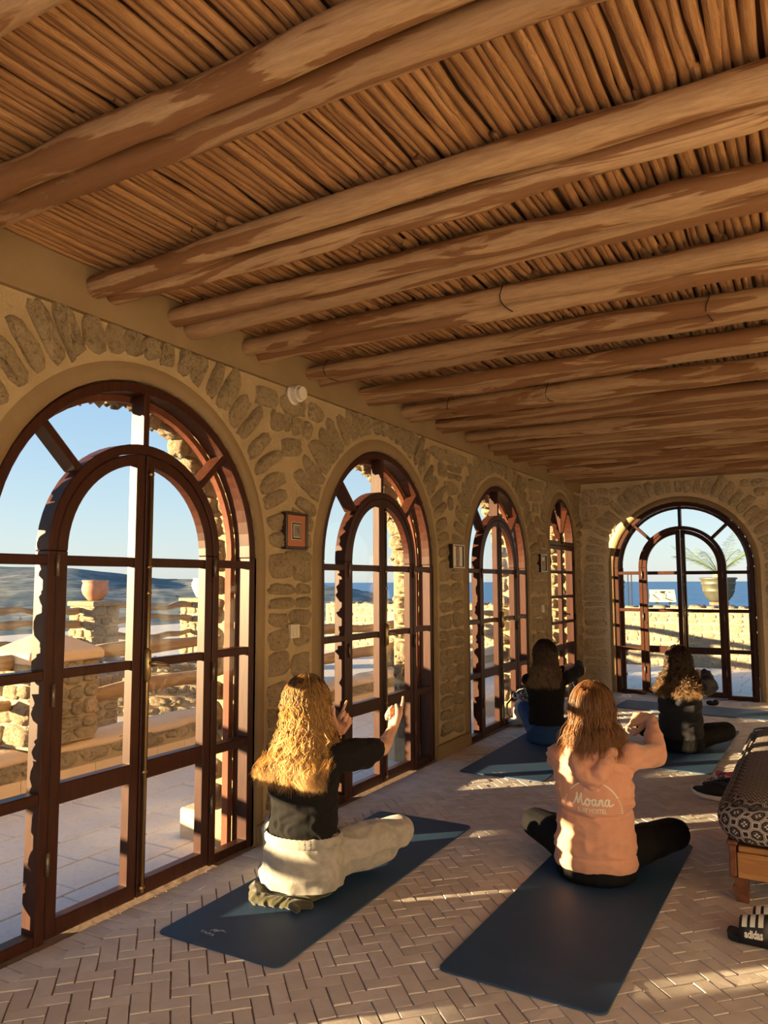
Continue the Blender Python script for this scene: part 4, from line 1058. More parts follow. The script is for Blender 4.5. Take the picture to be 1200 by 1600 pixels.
def hand(wrist, fdir, back, side, curls, thumb=(0.6, 0.2), s=1.0, spreadf=1.0):
    """side +1: thumb lies on cross(fdir, back) side. curls: bend per finger (index..little) in radians per joint"""
    Y = Vector(fdir).normalized(); Z = Vector(back); Z = (Z - Y*Z.dot(Y)).normalized(); X = Y.cross(Z)*side
    wrist = Vector(wrist); P_ = lambda x, y, z: wrist + (X*x + Y*y + Z*z)*s
    out = [cap(P_(0.006, -0.01, 0), 0.021*s, P_(0.004, 0.02, 0), 0.022*s)]
    xs = [0.031, 0.0095, -0.012, -0.032]; kl = [0.086, 0.089, 0.084, 0.076]; fl = [(0.040, 0.025, 0.020), (0.044, 0.028, 0.021), (0.041, 0.026, 0.020), (0.032, 0.020, 0.018)]
    for i in range(4):
        out.append(cap(P_(xs[i]*0.55, 0.012, 0.0), 0.0155*s, P_(xs[i], kl[i], 0.002), 0.0125*s))
        p = P_(xs[i], kl[i], 0.0); ang = 0.0; fan = (xs[i]-0.0)*1.2*spreadf; c = curls[i]
        rads = [0.0092, 0.0086, 0.0078, 0.0070]
        for j in range(3):
            ang += c[j] if hasattr(c, '__len__') else c*(1.0 if j < 2 else 0.7)
            d = (Y*math.cos(ang) - Z*math.sin(ang)); d = (d + X*fan*0.5*max(0, math.cos(ang))).normalized()
            q = p + d*fl[i][j]*s; out.append(cap(p, rads[j]*s, q, rads[j+1]*s, 10)); p = q
    a, b = thumb; t0 = P_(0.016, 0.018, -0.006); t1 = P_(0.044, 0.050, -0.014-0.02*b)
    out.append(cap(t0, 0.016*s, t1, 0.0125*s))
    d1 = (X*math.cos(a) + Y*math.sin(a) - Z*b).normalized(); t2 = t1 + d1*0.030*s
    d2 = (X*math.cos(a+0.4) + Y*math.sin(a+0.4) - Z*(b+0.2)).normalized(); t3 = t2 + d2*0.024*s
    out += [cap(t1, 0.0118*s, t2, 0.0105*s), cap(t2, 0.0103*s, t3, 0.0085*s)]
    return out
class Seat:
    """a seated figure: person space has the seat at z=0, facing +y"""
    def __init__(s, base, az, scale, label):
        s.base = Vector(base); s.az = math.radians(az); s.k = scale
        s.Rm = Matrix.Rotation(-s.az, 3, 'Z'); s.X = s.Rm @ Vector((1, 0, 0)); s.Y = s.Rm @ Vector((0, 1, 0)); s.Z = Vector((0, 0, 1))
        s.root = empty('person', (base[0], base[1], 0), label, 'person', None)
    def W(s, p): return s.base + s.Rm @ (Vector(p)*s.k)
    def ring(s, z, rx, ry, y=0.0, x=0.0): return (s.W((x, y, z)), rx*s.k, ry*s.k, s.X, s.Y)
    def torso(s, g=0.0, rings=None):
        r = rings or [(0.02, .12, .10, 0), (0.08, .170, .130, 0), (0.18, .152, .115, .005), (0.28, .132, .100, .010), (0.38, .145, .106, .005), (0.47, .160, .105, -.005), (0.535, .160, .092, -.010), (0.575, .120, .078, -.012), (0.605, .075, .062, -.010)]
        return ring_loft([s.ring(z, rx+g, ry+g, y) for z, rx, ry, y in r])
    def head(s, c=(0, 0.015, 0.755)):
        W = s.W; k = s.k; c = Vector(c); R = s.Rm; o = lambda x, y, z: W(c + Vector((x, y, z)))
        pr = [ell(W(c+Vector((0, -0.008, 0.012))), (0.076*k, 0.095*k, 0.098*k), R), ell(o(0, 0.028, -0.045), (0.058*k, 0.062*k, 0.066*k), R),
              cap(o(0, 0.060, -0.088), 0.022*k, o(0, 0.066, -0.094), 0.018*k),                        # chin
              cap(o(0, 0.088, 0.012), 0.008*k, o(0, 0.108, -0.022), 0.012*k), ell(o(0, 0.100, -0.026), (0.017*k, 0.011*k, 0.009*k), R),  # nose
              ell(o(0, 0.084, -0.054), (0.024*k, 0.012*k, 0.006*k), R), ell(o(0, 0.082, -0.064), (0.021*k, 0.012*k, 0.007*k), R),          # lips
              cap(o(-0.045, 0.074, 0.020), 0.010*k, o(0.045, 0.074, 0.020), 0.010*k),                    # brow
              ell(o(0.045, 0.066, -0.022), (0.020*k, 0.016*k, 0.018*k), R), ell(o(-0.045, 0.066, -0.022), (0.020*k, 0.016*k, 0.018*k), R)]
        for sg in (-1, 1): pr += [ell(o(sg*0.078, -0.002, -0.010), (0.010*k, 0.018*k, 0.031*k), R), cap(o(sg*0.08, -0.004, -0.03), 0.008*k, o(sg*0.08, 0.0, 0.01), 0.010*k)]
        pr += [cap(W((0, -0.008, 0.56)), 0.052*k, o(0, -0.012, -0.06), 0.050*k)]
        s.hc = c
        for sg in (-1, 1):
            mb = MB(); e = o(sg*0.032, 0.082, 0.004); v, f = ell(e, (0.0125*k,)*3, R, 12); mb.add(v, f, 0, True)
            v, f = ell(e + s.Y*0.0085*k, (0.006*k, 0.0045*k, 0.006*k), R, 10); mb.add(v, f, 1, True); mb.build('eye', [M['eye'], M['iris']], s.root)
        return pr
M['eye'] = mat_plain('eye_white', (0.8, 0.78, 0.74), 0.25); M['iris'] = mat_plain('iris', (0.05, 0.03, 0.02), 0.2)
FIST = [(1.25, 1.45, 0.8)]*4
def legs(S, knees, ankles, toes, rr=(0.088, 0.062, 0.056, 0.040), hipx=0.085, lift=0.0):
    out = []
    for sg, kn, an, to in zip((-1, 1), knees, ankles, toes):
        h = (sg*hipx, 0.03, 0.095)
        out += chain([S.W(h), S.W(tuple((a+b)/2 for a, b in zip(h, kn)))+Vector((0, 0, 0.008)), S.W(kn)], [rr[0], (rr[0]+rr[1])/2, rr[1]])
        out += chain([S.W(kn), S.W(tuple(a*0.62+b*0.38 for a, b in zip(kn, an))), S.W(an)], [rr[1]*0.96, rr[2], rr[3]])
    return out
def feet(S, ankles, toes):
    out = []
    for an, to in zip(ankles, toes):
        a = Vector(an); t = Vector(to); out += chain([S.W(a), S.W(a.lerp(t, 0.45)+Vector((0, 0, -0.006))), S.W(t)], [0.034, 0.032, 0.024]); out += [cap(S.W(a), 0.033, S.W(a + (a-t)*0.28 + Vector((0, 0, -0.008))), 0.029)]
    return out
def mirror(p): return (-p[0], p[1], p[2])
def flat_text(txt, size, bold=0.0, shear=0.0):
    c = bpy.data.curves.new('t', 'FONT'); c.body = txt; c.size = size; c.align_x = 'CENTER'; c.align_y = 'CENTER'; c.offset = bold; c.shear = shear; c.resolution_u = 3
    o = bpy.data.objects.new('t', c); COL.objects.link(o); dg = bpy.context.evaluated_depsgraph_get(); dg.update()
    me = bpy.data.meshes.new_from_object(o.evaluated_get(dg)); v = [tuple(q.co) for q in me.vertices]; f = [tuple(p.vertices) for p in me.polygons]
    bpy.data.objects.remove(o); bpy.data.meshes.remove(me); return v, f
# ================================================================ things in the room
def rounded_rect(x0, x1, y0, y1, r, n=6):
    out = []
    for cx, cy_, a0 in ((x1-r, y1-r, 0), (x0+r, y1-r, PI/2), (x0+r, y0+r, PI), (x1-r, y0+r, 3*PI/2)):
        for k in range(n+1): a = a0 + (PI/2)*k/n; out.append((cx+r*math.cos(a), cy_+r*math.sin(a)))
    return out
def mat_mat():
    m = NT('blue_rubber'); v = m.coords('Object'); a = m.noise(v, 2.2, 4, 0.6); b = m.noise(v, 260, 2)
    col = m.ramp(a, [(0.3, (0.022, 0.058, 0.125)), (0.75, (0.034, 0.082, 0.165))])
    return m.done(col, 0.62, m.bump(b, 0.25, 0.001), spec=0.4)
M['mat'] = mat_mat(); M['mat_logo'] = mat_plain('pale_logo', (0.55, 0.60, 0.64), 0.6)
def yoga_mat(cx, cy_, w_, L, rot, label, logo=None, z=0.002):
    root = empty('yoga_mat', (cx, cy_, 0), label, 'yoga mat', 'blue yoga mats')
    R = Matrix.Rotation(rot, 3, 'Z'); pts = rounded_rect(-w_/2, w_/2, -L/2, L/2, 0.035); mb = MB(); c = Vector((cx, cy_, 0)); n = len(pts)
    def T(x, y, zz): return c + R @ Vector((x, y, zz))
    vs = [T(x, y, z) for x, y in pts] + [T(x, y, z+0.0045) for x, y in pts] + [T(x*0.994, y*0.998, z+0.006) for x, y in pts]
    mb.add(vs, [tuple(range(n))[::-1], tuple(2*n+i for i in range(n))] + [(i, (i+1) % n, n+(i+1) % n, n+i) for i in range(n)] + [(n+i, n+(i+1) % n, 2*n+(i+1) % n, 2*n+i) for i in range(n)])
    mb.build('sheet', M['mat'], root)
    if logo:
        lx, ly, lr = logo; zz = z+0.0068; mb = MB(); Q = Matrix.Rotation(lr, 3, 'Z')
        def U(x, y): q = Q @ Vector((x, y, 0)); return T(lx+q.x, ly+q.y, zz)
        for arm in ([(-0.030, -0.012), (-0.022, 0.010), (-0.006, 0.016), (-0.010, 0.008), (-0.018, 0.002)], [(-0.012, -0.006), (-0.004, 0.012), (0.018, 0.012), (0.004, 0.006), (-0.004, -0.006)], [(0.0, 0.016), (0.012, 0.024), (0.044, 0.014), (0.014, 0.017)]):
            mb.add([U(*p) for p in arm], [tuple(range(len(arm)))])
        v, f = flat_text('TAPA', 0.022, 0.0003); mb.add([U(-0.022 + x*1.5, -0.030+y) for x, y, _ in v], f)
        mb.build('logo', M['mat_logo'], root, recalc=False)
    return root
yoga_mat(0.605, 3.225, 0.605, 1.83, 0.012, 'blue yoga mat under the blonde woman beside the nearest doors', (-0.09, -0.80, -0.10))
yoga_mat(1.730, 3.505, 0.605, 1.83, -0.012, 'blue yoga mat with an empty near half, under the woman in the apricot hoodie')
yoga_mat(0.615, 6.175, 0.64, 1.83, 0.02, 'blue yoga mat under the woman in blue leggings', (-0.02, -0.82, -0.10))
yoga_mat(1.655, 6.965, 0.62, 1.83, -0.02, 'blue yoga mat under the curly-haired woman')
yoga_mat(1.75, 8.93, 2.20, 0.60, -0.05, 'empty blue yoga mat lying crossways in front of the end window')
# ---- folded jacket under the first woman (fused soft volumes come with the people below)
# ---- pictures, switches, round vent
M['frame_dark'] = mat_plain('dark_frame', (0.035, 0.018, 0.012), 0.35); M['frame_pale'] = mat_plain('silver_frame', (0.55, 0.50, 0.42), 0.4, 0.3)
M['mount'] = mat_plain('rust_mount', (0.42, 0.16, 0.075), 0.8); M['cream'] = mat_plain('cream_card', (0.72, 0.68, 0.58), 0.8)
def mat_art(name, a, b, c):
    m = NT(name); v = m.coords('Object', (1, 1, 1)); n = m.noise(v, 16, 4); return m.done(m.ramp(n, [(0.35, a), (0.5, b), (0.65, c)]), 0.6)
M['art1'] = mat_art('small_painting', (0.06, 0.07, 0.06), (0.20, 0.22, 0.18), (0.45, 0.10, 0.06))
M['art2'] = mat_art('small_print', (0.10, 0.08, 0.06), (0.30, 0.24, 0.18), (0.18, 0.16, 0.14))
def picture(y, z, w_, h, label, fm, kind):
    root = empty('framed_picture', (0.03, y, z), label, 'picture', 'small framed pictures between the doors')
    x0 = 0.012; t = 0.016; mb = MB()
    for a, b, c, d in ((-w_/2, w_/2, h/2-t, h/2), (-w_/2, w_/2, -h/2, -h/2+t), (-w_/2, -w_/2+t, -h/2+t, h/2-t), (w_/2-t, w_/2, -h/2+t, h/2-t)): mb.box(x0, x0+0.040, y+a, y+b, z+c, z+d)
    bev(mb.build('frame', M['frame_dark'], root), 0.003)
    if kind > 1:
        mb = MB(); t2 = 0.011
        for a, b, c, d in ((-w_/2, w_/2, h/2-t2, h/2), (-w_/2, w_/2, -h/2, -h/2+t2), (-w_/2, -w_/2+t2, -h/2+t2, h/2-t2), (w_/2-t2, w_/2, -h/2+t2, h/2-t2)): mb.box(x0+0.041, x0+0.045, y+a, y+b, z+c, z+d)
        mb.build('rim', fm, root)
    def card(name, hw, hh, x, m, oz=0, oy=0):
        q = MB(); q.box(x-0.002, x, y+oy-hw, y+oy+hw, z+oz-hh, z+oz+hh); q.build(name, m, root)
    if kind == 1:
        card('mount', w_/2-t, h/2-t, x0+0.030, M['mount']); card('inner_mount', 0.046, 0.052, x0+0.032, M['cream']); card('slip', 0.043, 0.049, x0+0.0335, M['frame_dark']); card('inner_border', 0.033, 0.038, x0+0.035, M['cream']); card('painting', 0.029, 0.034, x0+0.0365, M['art1'])
    elif kind == 2:
        card('mount', w_/2-t, h/2-t, x0+0.030, M['cream']); card('strip', 0.032, h/2-t, x0+0.032, M['mount']); card('painting', 0.034, 0.052, x0+0.034, M['art2'])
    else:
        card('mount', w_/2-t, h/2-t, x0+0.030, mat_plain('sage_card', (0.28, 0.29, 0.20), 0.8)); card('painting', 0.045, 0.02, x0+0.033, M['mount'], -0.01); card('strip', 0.045, 0.02, x0+0.033, M['cream'], 0.045)
picture(3.600, 1.695, 0.215, 0.215, 'square dark frame with a rust mount between the first and second doors', M['frame_dark'], 1)
picture(5.895, 1.608, 0.235, 0.200, 'narrow silver frame with cream bands between the second and third doors', M['frame_pale'], 2)
picture(8.205, 1.595, 0.215, 0.195, 'pale green framed picture between the third and slim doors', M['frame_pale'], 3)
M['switch'] = mat_plain('ivory_plastic', (0.62, 0.54, 0.40), 0.35)
for y, z, w_, h, lab in ((3.608, 1.114, 0.082, 0.082, 'ivory double light switch under the square dark picture'), (8.190, 1.093, 0.075, 0.080, 'ivory light switch under the pale green picture')):
    root = empty('light_switch', (0.03, y, z), lab, 'switch')
    mb = MB(); mb.box(0.01, 0.038, y-w_/2, y+w_/2, z-h/2, z+h/2); bev(mb.build('plate', M['switch'], root), 0.004)
    for s_ in (-1, 1):
        mb = MB(); mb.box(0.037, 0.043, y+s_*0.013-0.011, y+s_*0.013+0.011, z-0.026, z+0.026); bev(mb.build('rocker', M['switch'], root), 0.002)
vz, vy = 2.512, 3.60
root = empty('round_vent', (0.02, vy, vz), 'small round white vent cowl high on the wall beside the first arch', 'vent')
M['white'] = mat_plain('white_plastic', (0.72, 0.66, 0.56), 0.45)
mb = MB()
prof = [(0.062, 0.0), (0.062, 0.012), (0.055, 0.020), (0.050, 0.052)]
vs = []; n = 28
for r, d in prof + [(0.0, 0.052)]:
    for k in range(n): vs.append((0.008+d, vy+r*math.cos(2*PI*k/n), vz+r*math.sin(2*PI*k/n)))
mb.add(vs, [(i*n+k, i*n+(k+1) % n, (i+1)*n+(k+1) % n, (i+1)*n+k) for i in range(4) for k in range(n)], smooth=False); mb.build('body', M['white'], root)
mb = MB(); vs = []
for r, d in ((0.036, 0.052), (0.036, 0.060), (0.040, 0.066), (0.040, 0.078), (0.0, 0.080)):
    for k in range(n): vs.append((0.008+d, vy+r*math.cos(2*PI*k/n), vz+r*math.sin(2*PI*k/n)))
mb.add(vs, [(i*n+k, i*n+(k+1) % n, (i+1)*n+(k+1) % n, (i+1)*n+k) for i in range(4) for k in range(n)]); mb.build('cover_disc', M['white'], root)
# wire ties round some beams
def tie(x, by, lab, r=0.11):
    mb = MB(); pts = [(x + 0.01*math.sin(k), by + r*math.cos(2*PI*k/18), ZC-0.06 + 0.062*math.sin(2*PI*k/18)) for k in range(19)]; mb.tube(pts, 0.0028, 5)
    mb.build('wire_tie', M['iron'], BEAM_OBJ[by], label=lab)
tie(0.17, 3.80, 'dark wire round the beam end', 0.112); tie(1.52, 3.20, 'thin dark wire'); tie(2.30, 3.80, 'thin dark wire')
tie(0.42, 5.01, 'thin dark wire'); tie(1.15, 5.01, 'thin dark wire')
# ---- daybed
BX0, BX1, BY0, BY1 = 2.285, 3.45, 3.745, 5.78
bed = empty('daybed', ((BX0+BX1)/2, (BY0+BY1)/2, 0), 'low wooden daybed with a patterned mattress at the right edge', 'bed')
M['pine'] = mat_wood('pine_board', (0.50, 0.25, 0.085), (0.40, 0.185, 0.06), (0.26, 0.11, 0.035), 'X', 0.5, 0.45, 1.3, 0.2)
M['redwood'] = mat_wood('stained_wood', (0.24, 0.095, 0.045), (0.17, 0.062, 0.03), (0.09, 0.03, 0.015), 'Y', 0.5, 0.45, 1.0, 0.3)
mb = MB(); mb.box(BX0+0.03, BX1-0.03, BY0+0.008, BY0+0.034, 0.105, 0.212); bev(mb.build('front_board', M['pine'], bed))
mb = MB(); mb.box(BX0+0.035, BX1-0.03, BY0+0.02, BY0+0.055, 0.213, 0.238); bev(mb.build('front_ledge', M['pine'], bed))
mb = MB(); mb.box(BX0+0.03, BX1-0.03, BY1-0.034, BY1-0.008, 0.105, 0.212); mb.build('back_board', M['pine'], bed)
for x in (BX0, BX1-0.03):
    mb = MB(); mb.box(x, x+0.028, BY0, BY1, 0.11, 0.245); mb.box(x-0.008, x+0.036, BY0-0.01, BY1+0.01, 0.246, 0.264); bev(mb.build('side_board', M['redwood'], bed))
for x, sx in ((BX0+0.012, 1), (BX1-0.012, -1)):
    for y in (BY0+0.05, (BY0+BY1)/2, BY1-0.05):
        mb = MB(); prof = [(0, 0.104), (0.0, 0.082), (0.008, 0.072), (-0.004, 0.060), (-0.008, 0.048), (0.004, 0.034), (0.010, 0.026), (0.006, 0.0), (0.058, 0.0), (0.058, 0.104)]
        n = len(prof); vs = [(x+sx*(a+0.0), y-0.032, z) for a, z in prof] + [(x+sx*a, y+0.032, z) for a, z in prof]
        mb.add(vs, [tuple(range(n))[::-1], tuple(n+i for i in range(n))] + [(i, (i+1) % n, n+(i+1) % n, n+i) for i in range(n)]); mb.build('leg', M['redwood'], bed)
for k in range(9):
    y = BY0+0.10+k*(BY1-BY0-0.2)/8
    mb = MB(); mb.box(BX0+0.03, BX1-0.03, y-0.035, y+0.035, 0.20, 0.222); mb.build('slat', M['pine'], bed)
mb = MB(); mb.box(2.455, 2.49, BY0+0.004, BY0+0.06, 0.205, 0.24); mb.build('bracket', M['frame_pale'], bed)
def mat_mattress():
    """woven cloth: octagon lattice with four-dot flowers on the end, finer on top"""
    m = NT('patterned_cloth'); uv = m.n('ShaderNodeUVMap'); uv.uv_map = 'UVMap'
    sp = m.n('ShaderNodeSeparateXYZ'); m.l(uv.outputs[0], sp.inputs[0])
    U0, V0 = sp.outputs[0], sp.outputs[1]
    U = m.math('MULTIPLY', m.math('ADD', U0, V0), 0.7071); V = m.math('MULTIPLY', m.math('SUBTRACT', V0, U0), 0.7071)
    def cell(a): return m.math('SUBTRACT', m.math('FRACT', a), 0.5)
    def tri(ox, oy):
        cu = cell(m.math('ADD', U, ox)); cv = cell(m.math('ADD', V, oy)); au = m.math('ABSOLUTE', cu); av = m.math('ABSOLUTE', cv)
        return au, av
    au, av = tri(0.0, 0.0)
    box_ = m.math('MAXIMUM', au, av); dia = m.math('MULTIPLY', m.math('ADD', au, av), 0.72); oc = m.math('MAXIMUM', box_, dia)
    def band(x, a, b): return m.math('MULTIPLY', m.math('GREATER_THAN', x, a), m.math('LESS_THAN', x, b))
    l1 = band(oc, 0.385, 0.425); l2 = band(oc, 0.465, 0.51)
    bu, bv_ = tri(0.5, 0.5); b2 = m.math('ADD', bu, bv_); l3 = band(b2, 0.215, 0.275)
    # flower of four petals
    pu = m.math('ABSOLUTE', m.math('SUBTRACT', au, 0.085)); pv = m.math('ABSOLUTE', m.math('SUBTRACT', av, 0.085))
    r = m.math('SQRT', m.math('ADD', m.math('MULTIPLY', pu, pu), m.math('MULTIPLY', pv, pv))); pet = m.math('LESS_THAN', r, 0.068)
    rr = m.math('SQRT', m.math('ADD', m.math('MULTIPLY', au, au), m.math('MULTIPLY', av, av))); ringl = band(rr, 0.235, 0.262)
    s = m.math('MAXIMUM', m.math('MAXIMUM', l1, l2), m.math('MAXIMUM', l3, pet)); s = m.math('MAXIMUM', s, m.math('MULTIPLY', ringl, 0.25))
    geo = m.n('ShaderNodeNewGeometry'); nb = m.noise(geo.outputs['Position'], 260, 2); nf = m.math('MULTIPLY', s, m.math('ADD', m.math('MULTIPLY', nb, 0.5), 0.72))
    col = m.mix(nf, (0.030, 0.020, 0.024), (0.52, 0.47, 0.42))
    return m.done(col, 0.85, m.bump(nb, 0.35, 0.002), spec=0.15)
M['mattress'] = mat_mattress()
X0, X1, Y0, Y1, Z0, Z1 = BX0-0.03, BX1+0.01, BY0-0.035, BY1-0.02, 0.255, 0.425
nu, nv = 64, 40; vs = []; uvs = []; fs = []
def sup(x, e): return math.copysign(abs(x)**e, x)
# mattress as a padded slab: outline ring swept up the side and over the top
outline = rounded_rect(X0, X1, Y0, Y1, 0.13, 10); no_ = len(outline); cxm, cym = (X0+X1)/2, (Y0+Y1)/2
prof = [(0.045, Z0), (0.012, Z0+0.012), (-0.012, Z0+0.05), (-0.020, Z0+0.09), (-0.012, Z0+0.135), (0.015, Z1-0.02), (0.06, Z1+0.006), (0.14, Z1+0.014), (0.30, Z1+0.018), (0.5, Z1+0.018)]
dens = []
for i in range(no_):
    a, b = Vector(outline[i]), Vector(outline[(i+1) % no_]); seg = max(1, int((b-a).length/0.04)); dens += [a.lerp(b, k/seg) for k in range(seg)]
no_ = len(dens); per = [0.0]
for i in range(no_): per.append(per[-1] + (dens[(i+1) % no_]-dens[i]).length)
arcl = 0.0; sz = 0.062
for j, (ins, z) in enumerate(prof):
    if j: arcl += math.hypot(ins-prof[j-1][0], z-prof[j-1][1])
    for i in range(no_+1):
        p = dens[i % no_]; dx = p[0]-cxm; dy = p[1]-cym
        hx, hy = (X1-X0)/2, (Y1-Y0)/2; kx = max(0.02, 1-ins/hx); ky = max(0.02, 1-ins/hy)
        q = (cxm+dx*kx, cym+dy*ky, z + 0.006*noise.noise(Vector((p[0]*6, p[1]*6, j*0.5))))
        vs.append(q); uvs.append((per[i]/sz, arcl/sz) if j < 7 else (q[0]/sz*1.6, q[1]/sz*1.6))
# the plan-view print of the top starts at ring 6
m_ = no_+1
mb = MB(); mb.add(vs, [(j*m_+i, j*m_+i+1, (j+1)*m_+i+1, (j+1)*m_+i) for j in range(len(prof)-1) for i in range(no_)], smooth=True)
mt = mb.build('mattress', M['mattress'], bed, recalc=False)
uvl = mt.data.uv_layers.new(name='UVMap'); fi = 0
for p in mt.data.polygons:
    j = p.index//no_
    for li, vi in zip(p.loop_indices, p.vertices):
        u, v = uvs[vi]
        if j >= 6:
            q = vs[vi]; u, v = q[0]/sz*1.9, q[1]/sz*1.9
        uvl.data[li].uv = (u, v)
bb = bmesh.new(); bb.from_mesh(mt.data); bmesh.ops.recalc_face_normals(bb, faces=bb.faces[:]); bb.to_mesh(mt.data); bb.free()
mb = MB(); pp = []
for i in range(no_+1):
    p = dens[i % no_]; dx = p[0]-cxm; dy = p[1]-cym; pp.append((cxm+dx*0.97, cym+dy*0.985, Z1-0.004))
mb.tube(pp, 0.006, 6, caps=False); mb.build('piping', mat_plain('dark_piping', (0.05, 0.045, 0.045), 0.8), bed)
# ---- trainers, slides, bag, bottle, small things
M['rubber'] = mat_plain('black_rubber', (0.012, 0.011, 0.012), 0.55); M['foam'] = mat_plain('cream_foam_sole', (0.80, 0.74, 0.64), 0.6); M['knit'] = mat_plain('black_knit', (0.014, 0.013, 0.013), 0.85, ns=300, nb=0.4)
def shoe(cx, cy_, ang, label, group):
    """trainer: toe towards local -x"""
    root = empty('trainer', (cx, cy_, 0), label, 'shoe', group); R = Matrix.Rotation(ang, 3, 'Z'); C_ = Vector((cx, cy_, 0))
    T = lambda x, y, z: C_ + R @ Vector((x, y, z))
    st = [(-0.135, .012, .040, .052), (-0.120, .030, .024, .066), (-0.09, .040, .012, .072), (-0.04, .046, .004, .088), (0.01, .043, .003, .108), (0.05, .038, .003, .104), (0.09, .037, .003, .098), (0.125, .034, .006, .112), (0.138, .020, .014, .108)]
    def loft(h0, h1, g=0, name='x', mat=None, smooth=True):
        rings = []
        for x, w_, zb, zt in st:
            sole = zb + 0.036 + (0.012 if x > 0.05 else 0)*1; lo, hi = h0(zb, sole, zt), h1(zb, sole, zt)
            rings.append([(x, (w_+g)*math.cos(2*PI*k/16)*(1 if True else 1), (lo+hi)/2 + (hi-lo)/2*sup(math.sin(2*PI*k/16), 0.6)) for k in range(16)])
        vs = [T(*q) for r in rings for q in r]; n = len(rings)
        fs = [(i*16+k, i*16+(k+1) % 16, (i+1)*16+(k+1) % 16, (i+1)*16+k) for i in range(n-1) for k in range(16)] + [tuple(range(16))[::-1], tuple((n-1)*16+k for k in range(16))]
        mb = MB(); mb.add(vs, fs, smooth=smooth); return mb.build(name, mat, root)
    loft(lambda b, s, t: b, lambda b, s, t: s, 0.004, 'sole', M['foam'])
    up = loft(lambda b, s, t: s-0.012, lambda b, s, t: t, 0.0, 'upper', M['knit'])
    mb = MB(); v, f = ell(T(0.075, 0, 0.108), (0.050, 0.025, 0.016), R); mb.add(v, f, 0, True); mb.build('opening', mat_plain('shoe_lining', (0.03, 0.028, 0.028), 0.9), root)
    mb = MB()
    for k in range(4):
        x = -0.045+k*0.020; z = 0.090+k*0.0065; mb.tube([T(x, -0.030, z-0.010), T(x+0.004, -0.012, z+0.004), T(x+0.008, 0.012, z+0.004), T(x+0.004, 0.030, z-0.010)], 0.003, 6)
    for s_ in (-1, 1): mb.tube([T(0.012, 0, 0.116), T(0.0, s_*0.020, 0.135), T(-0.022, s_*0.030, 0.130), T(-0.025, s_*0.018, 0.112), T(0.008, 0, 0.114)], 0.0028, 6)
    mb.build('laces', M['rubber'], root)
    mb = MB(); mb.tube([T(0.128, 0, 0.095), T(0.142, 0, 0.125), T(0.132, 0, 0.134)], [0.010, 0.008, 0.006], 6); mb.build('heel_tab', M['knit'], root)
shoe(2.035, 5.385, -0.26, 'black trainer with a thick cream sole and laces beside the daybed, nearer of the pair', 'black trainers')
shoe(2.075, 5.53, -0.22, 'black trainer half hidden behind its twin beside the daybed', 'black trainers')
def slide(cx, cy_, ang, label, letters=True):
    root = empty('slide_sandal', (cx, cy_, 0), label, 'sandal', 'striped slides'); R = Matrix.Rotation(ang, 3, 'Z'); C_ = Vector((cx, cy_, 0)); T = lambda x, y, z: C_ + R @ Vector((x, y, z))
    prof = [(-0.130, .022), (-0.118, .034), (-0.09, .040), (-0.05, .040), (0.0, .042), (0.05, .047), (0.09, .048), (0.115, .040), (0.128, .024)]
    outl = [(x, -w_) for x, w_ in prof] + [(x, w_) for x, w_ in prof[::-1]]; n = len(outl); mb = MB()
    vs = [T(x*0.97, y*0.95, 0.002) for x, y in outl] + [T(x, y, 0.026 + (0.006 if abs(x) > 0.1 else 0)) for x, y in outl] + [T(x*0.94, y*0.88, 0.030) for x, y in outl]
    mb.add(vs, [tuple(range(n))[::-1], tuple(2*n+i for i in range(n))] + [(i, (i+1) % n, n+(i+1) % n, n+i) for i in range(n)] + [(n+i, n+(i+1) % n, 2*n+(i+1) % n, 2*n+i) for i in range(n)]); mb.build('footbed', M['rubber'], root)
    def band(x, a, off=0.0):   # point on the strap: a in -1..1 across the foot
        wx = 0.050; h = 0.074 + 0.012*((x+0.05)/0.05); y = wx*math.sin(a*PI/2)*(1.0 if abs(a) < 0.98 else 1); z = 0.020 + h*math.cos(a*PI/2)**0.75 if abs(a) < 1 else 0.012
        nn = Vector((0, math.sin(a*PI/2), math.cos(a*PI/2))); q = Vector((x, y, z)) + nn*off; return T(*q)
    def patch(x0, x1, a0, a1, off, m, nm, na=16, nx=4, thick=None):
        mb = MB(); vs = [band(x0+(x1-x0)*i/nx, a0+(a1-a0)*j/na, off) for i in range(nx+1) for j in range(na+1)]
        fs = [(i*(na+1)+j, i*(na+1)+j+1, (i+1)*(na+1)+j+1, (i+1)*(na+1)+j) for i in range(nx) for j in range(na)]; mb.add(vs, fs, smooth=True)
        o = mb.build(nm, m, root)
        if thick: so_ = o.modifiers.new('t', 'SOLIDIFY'); so_.thickness = thick; so_.offset = 0
        return o
    patch(-0.082, 0.022, -1, 1, 0.0, M['rubber'], 'strap', thick=0.007)
    for k in range(3): x = -0.072+k*0.029; patch(x, x+0.018, -0.62, 0.62, 0.0052, M['cream'], 'stripe', 14, 2)
    if letters:
        v, f = flat_text('adidas', 0.026, 0.0009); mb = MB()
        for sg in (1,): mb.add([band(-0.030 + x, -(0.84 - y*11.0*1.0), 0.0056) for x, y, _ in v], f)
        mb.build('lettering', M['cream'], root, recalc=False)
slide(2.435, 3.385, -0.04, 'black slide sandal with three pale stripes and lettering, by the bed leg')
slide(2.475, 3.500, -0.02, 'black slide sandal with pale stripes behind its twin by the bed leg', False)
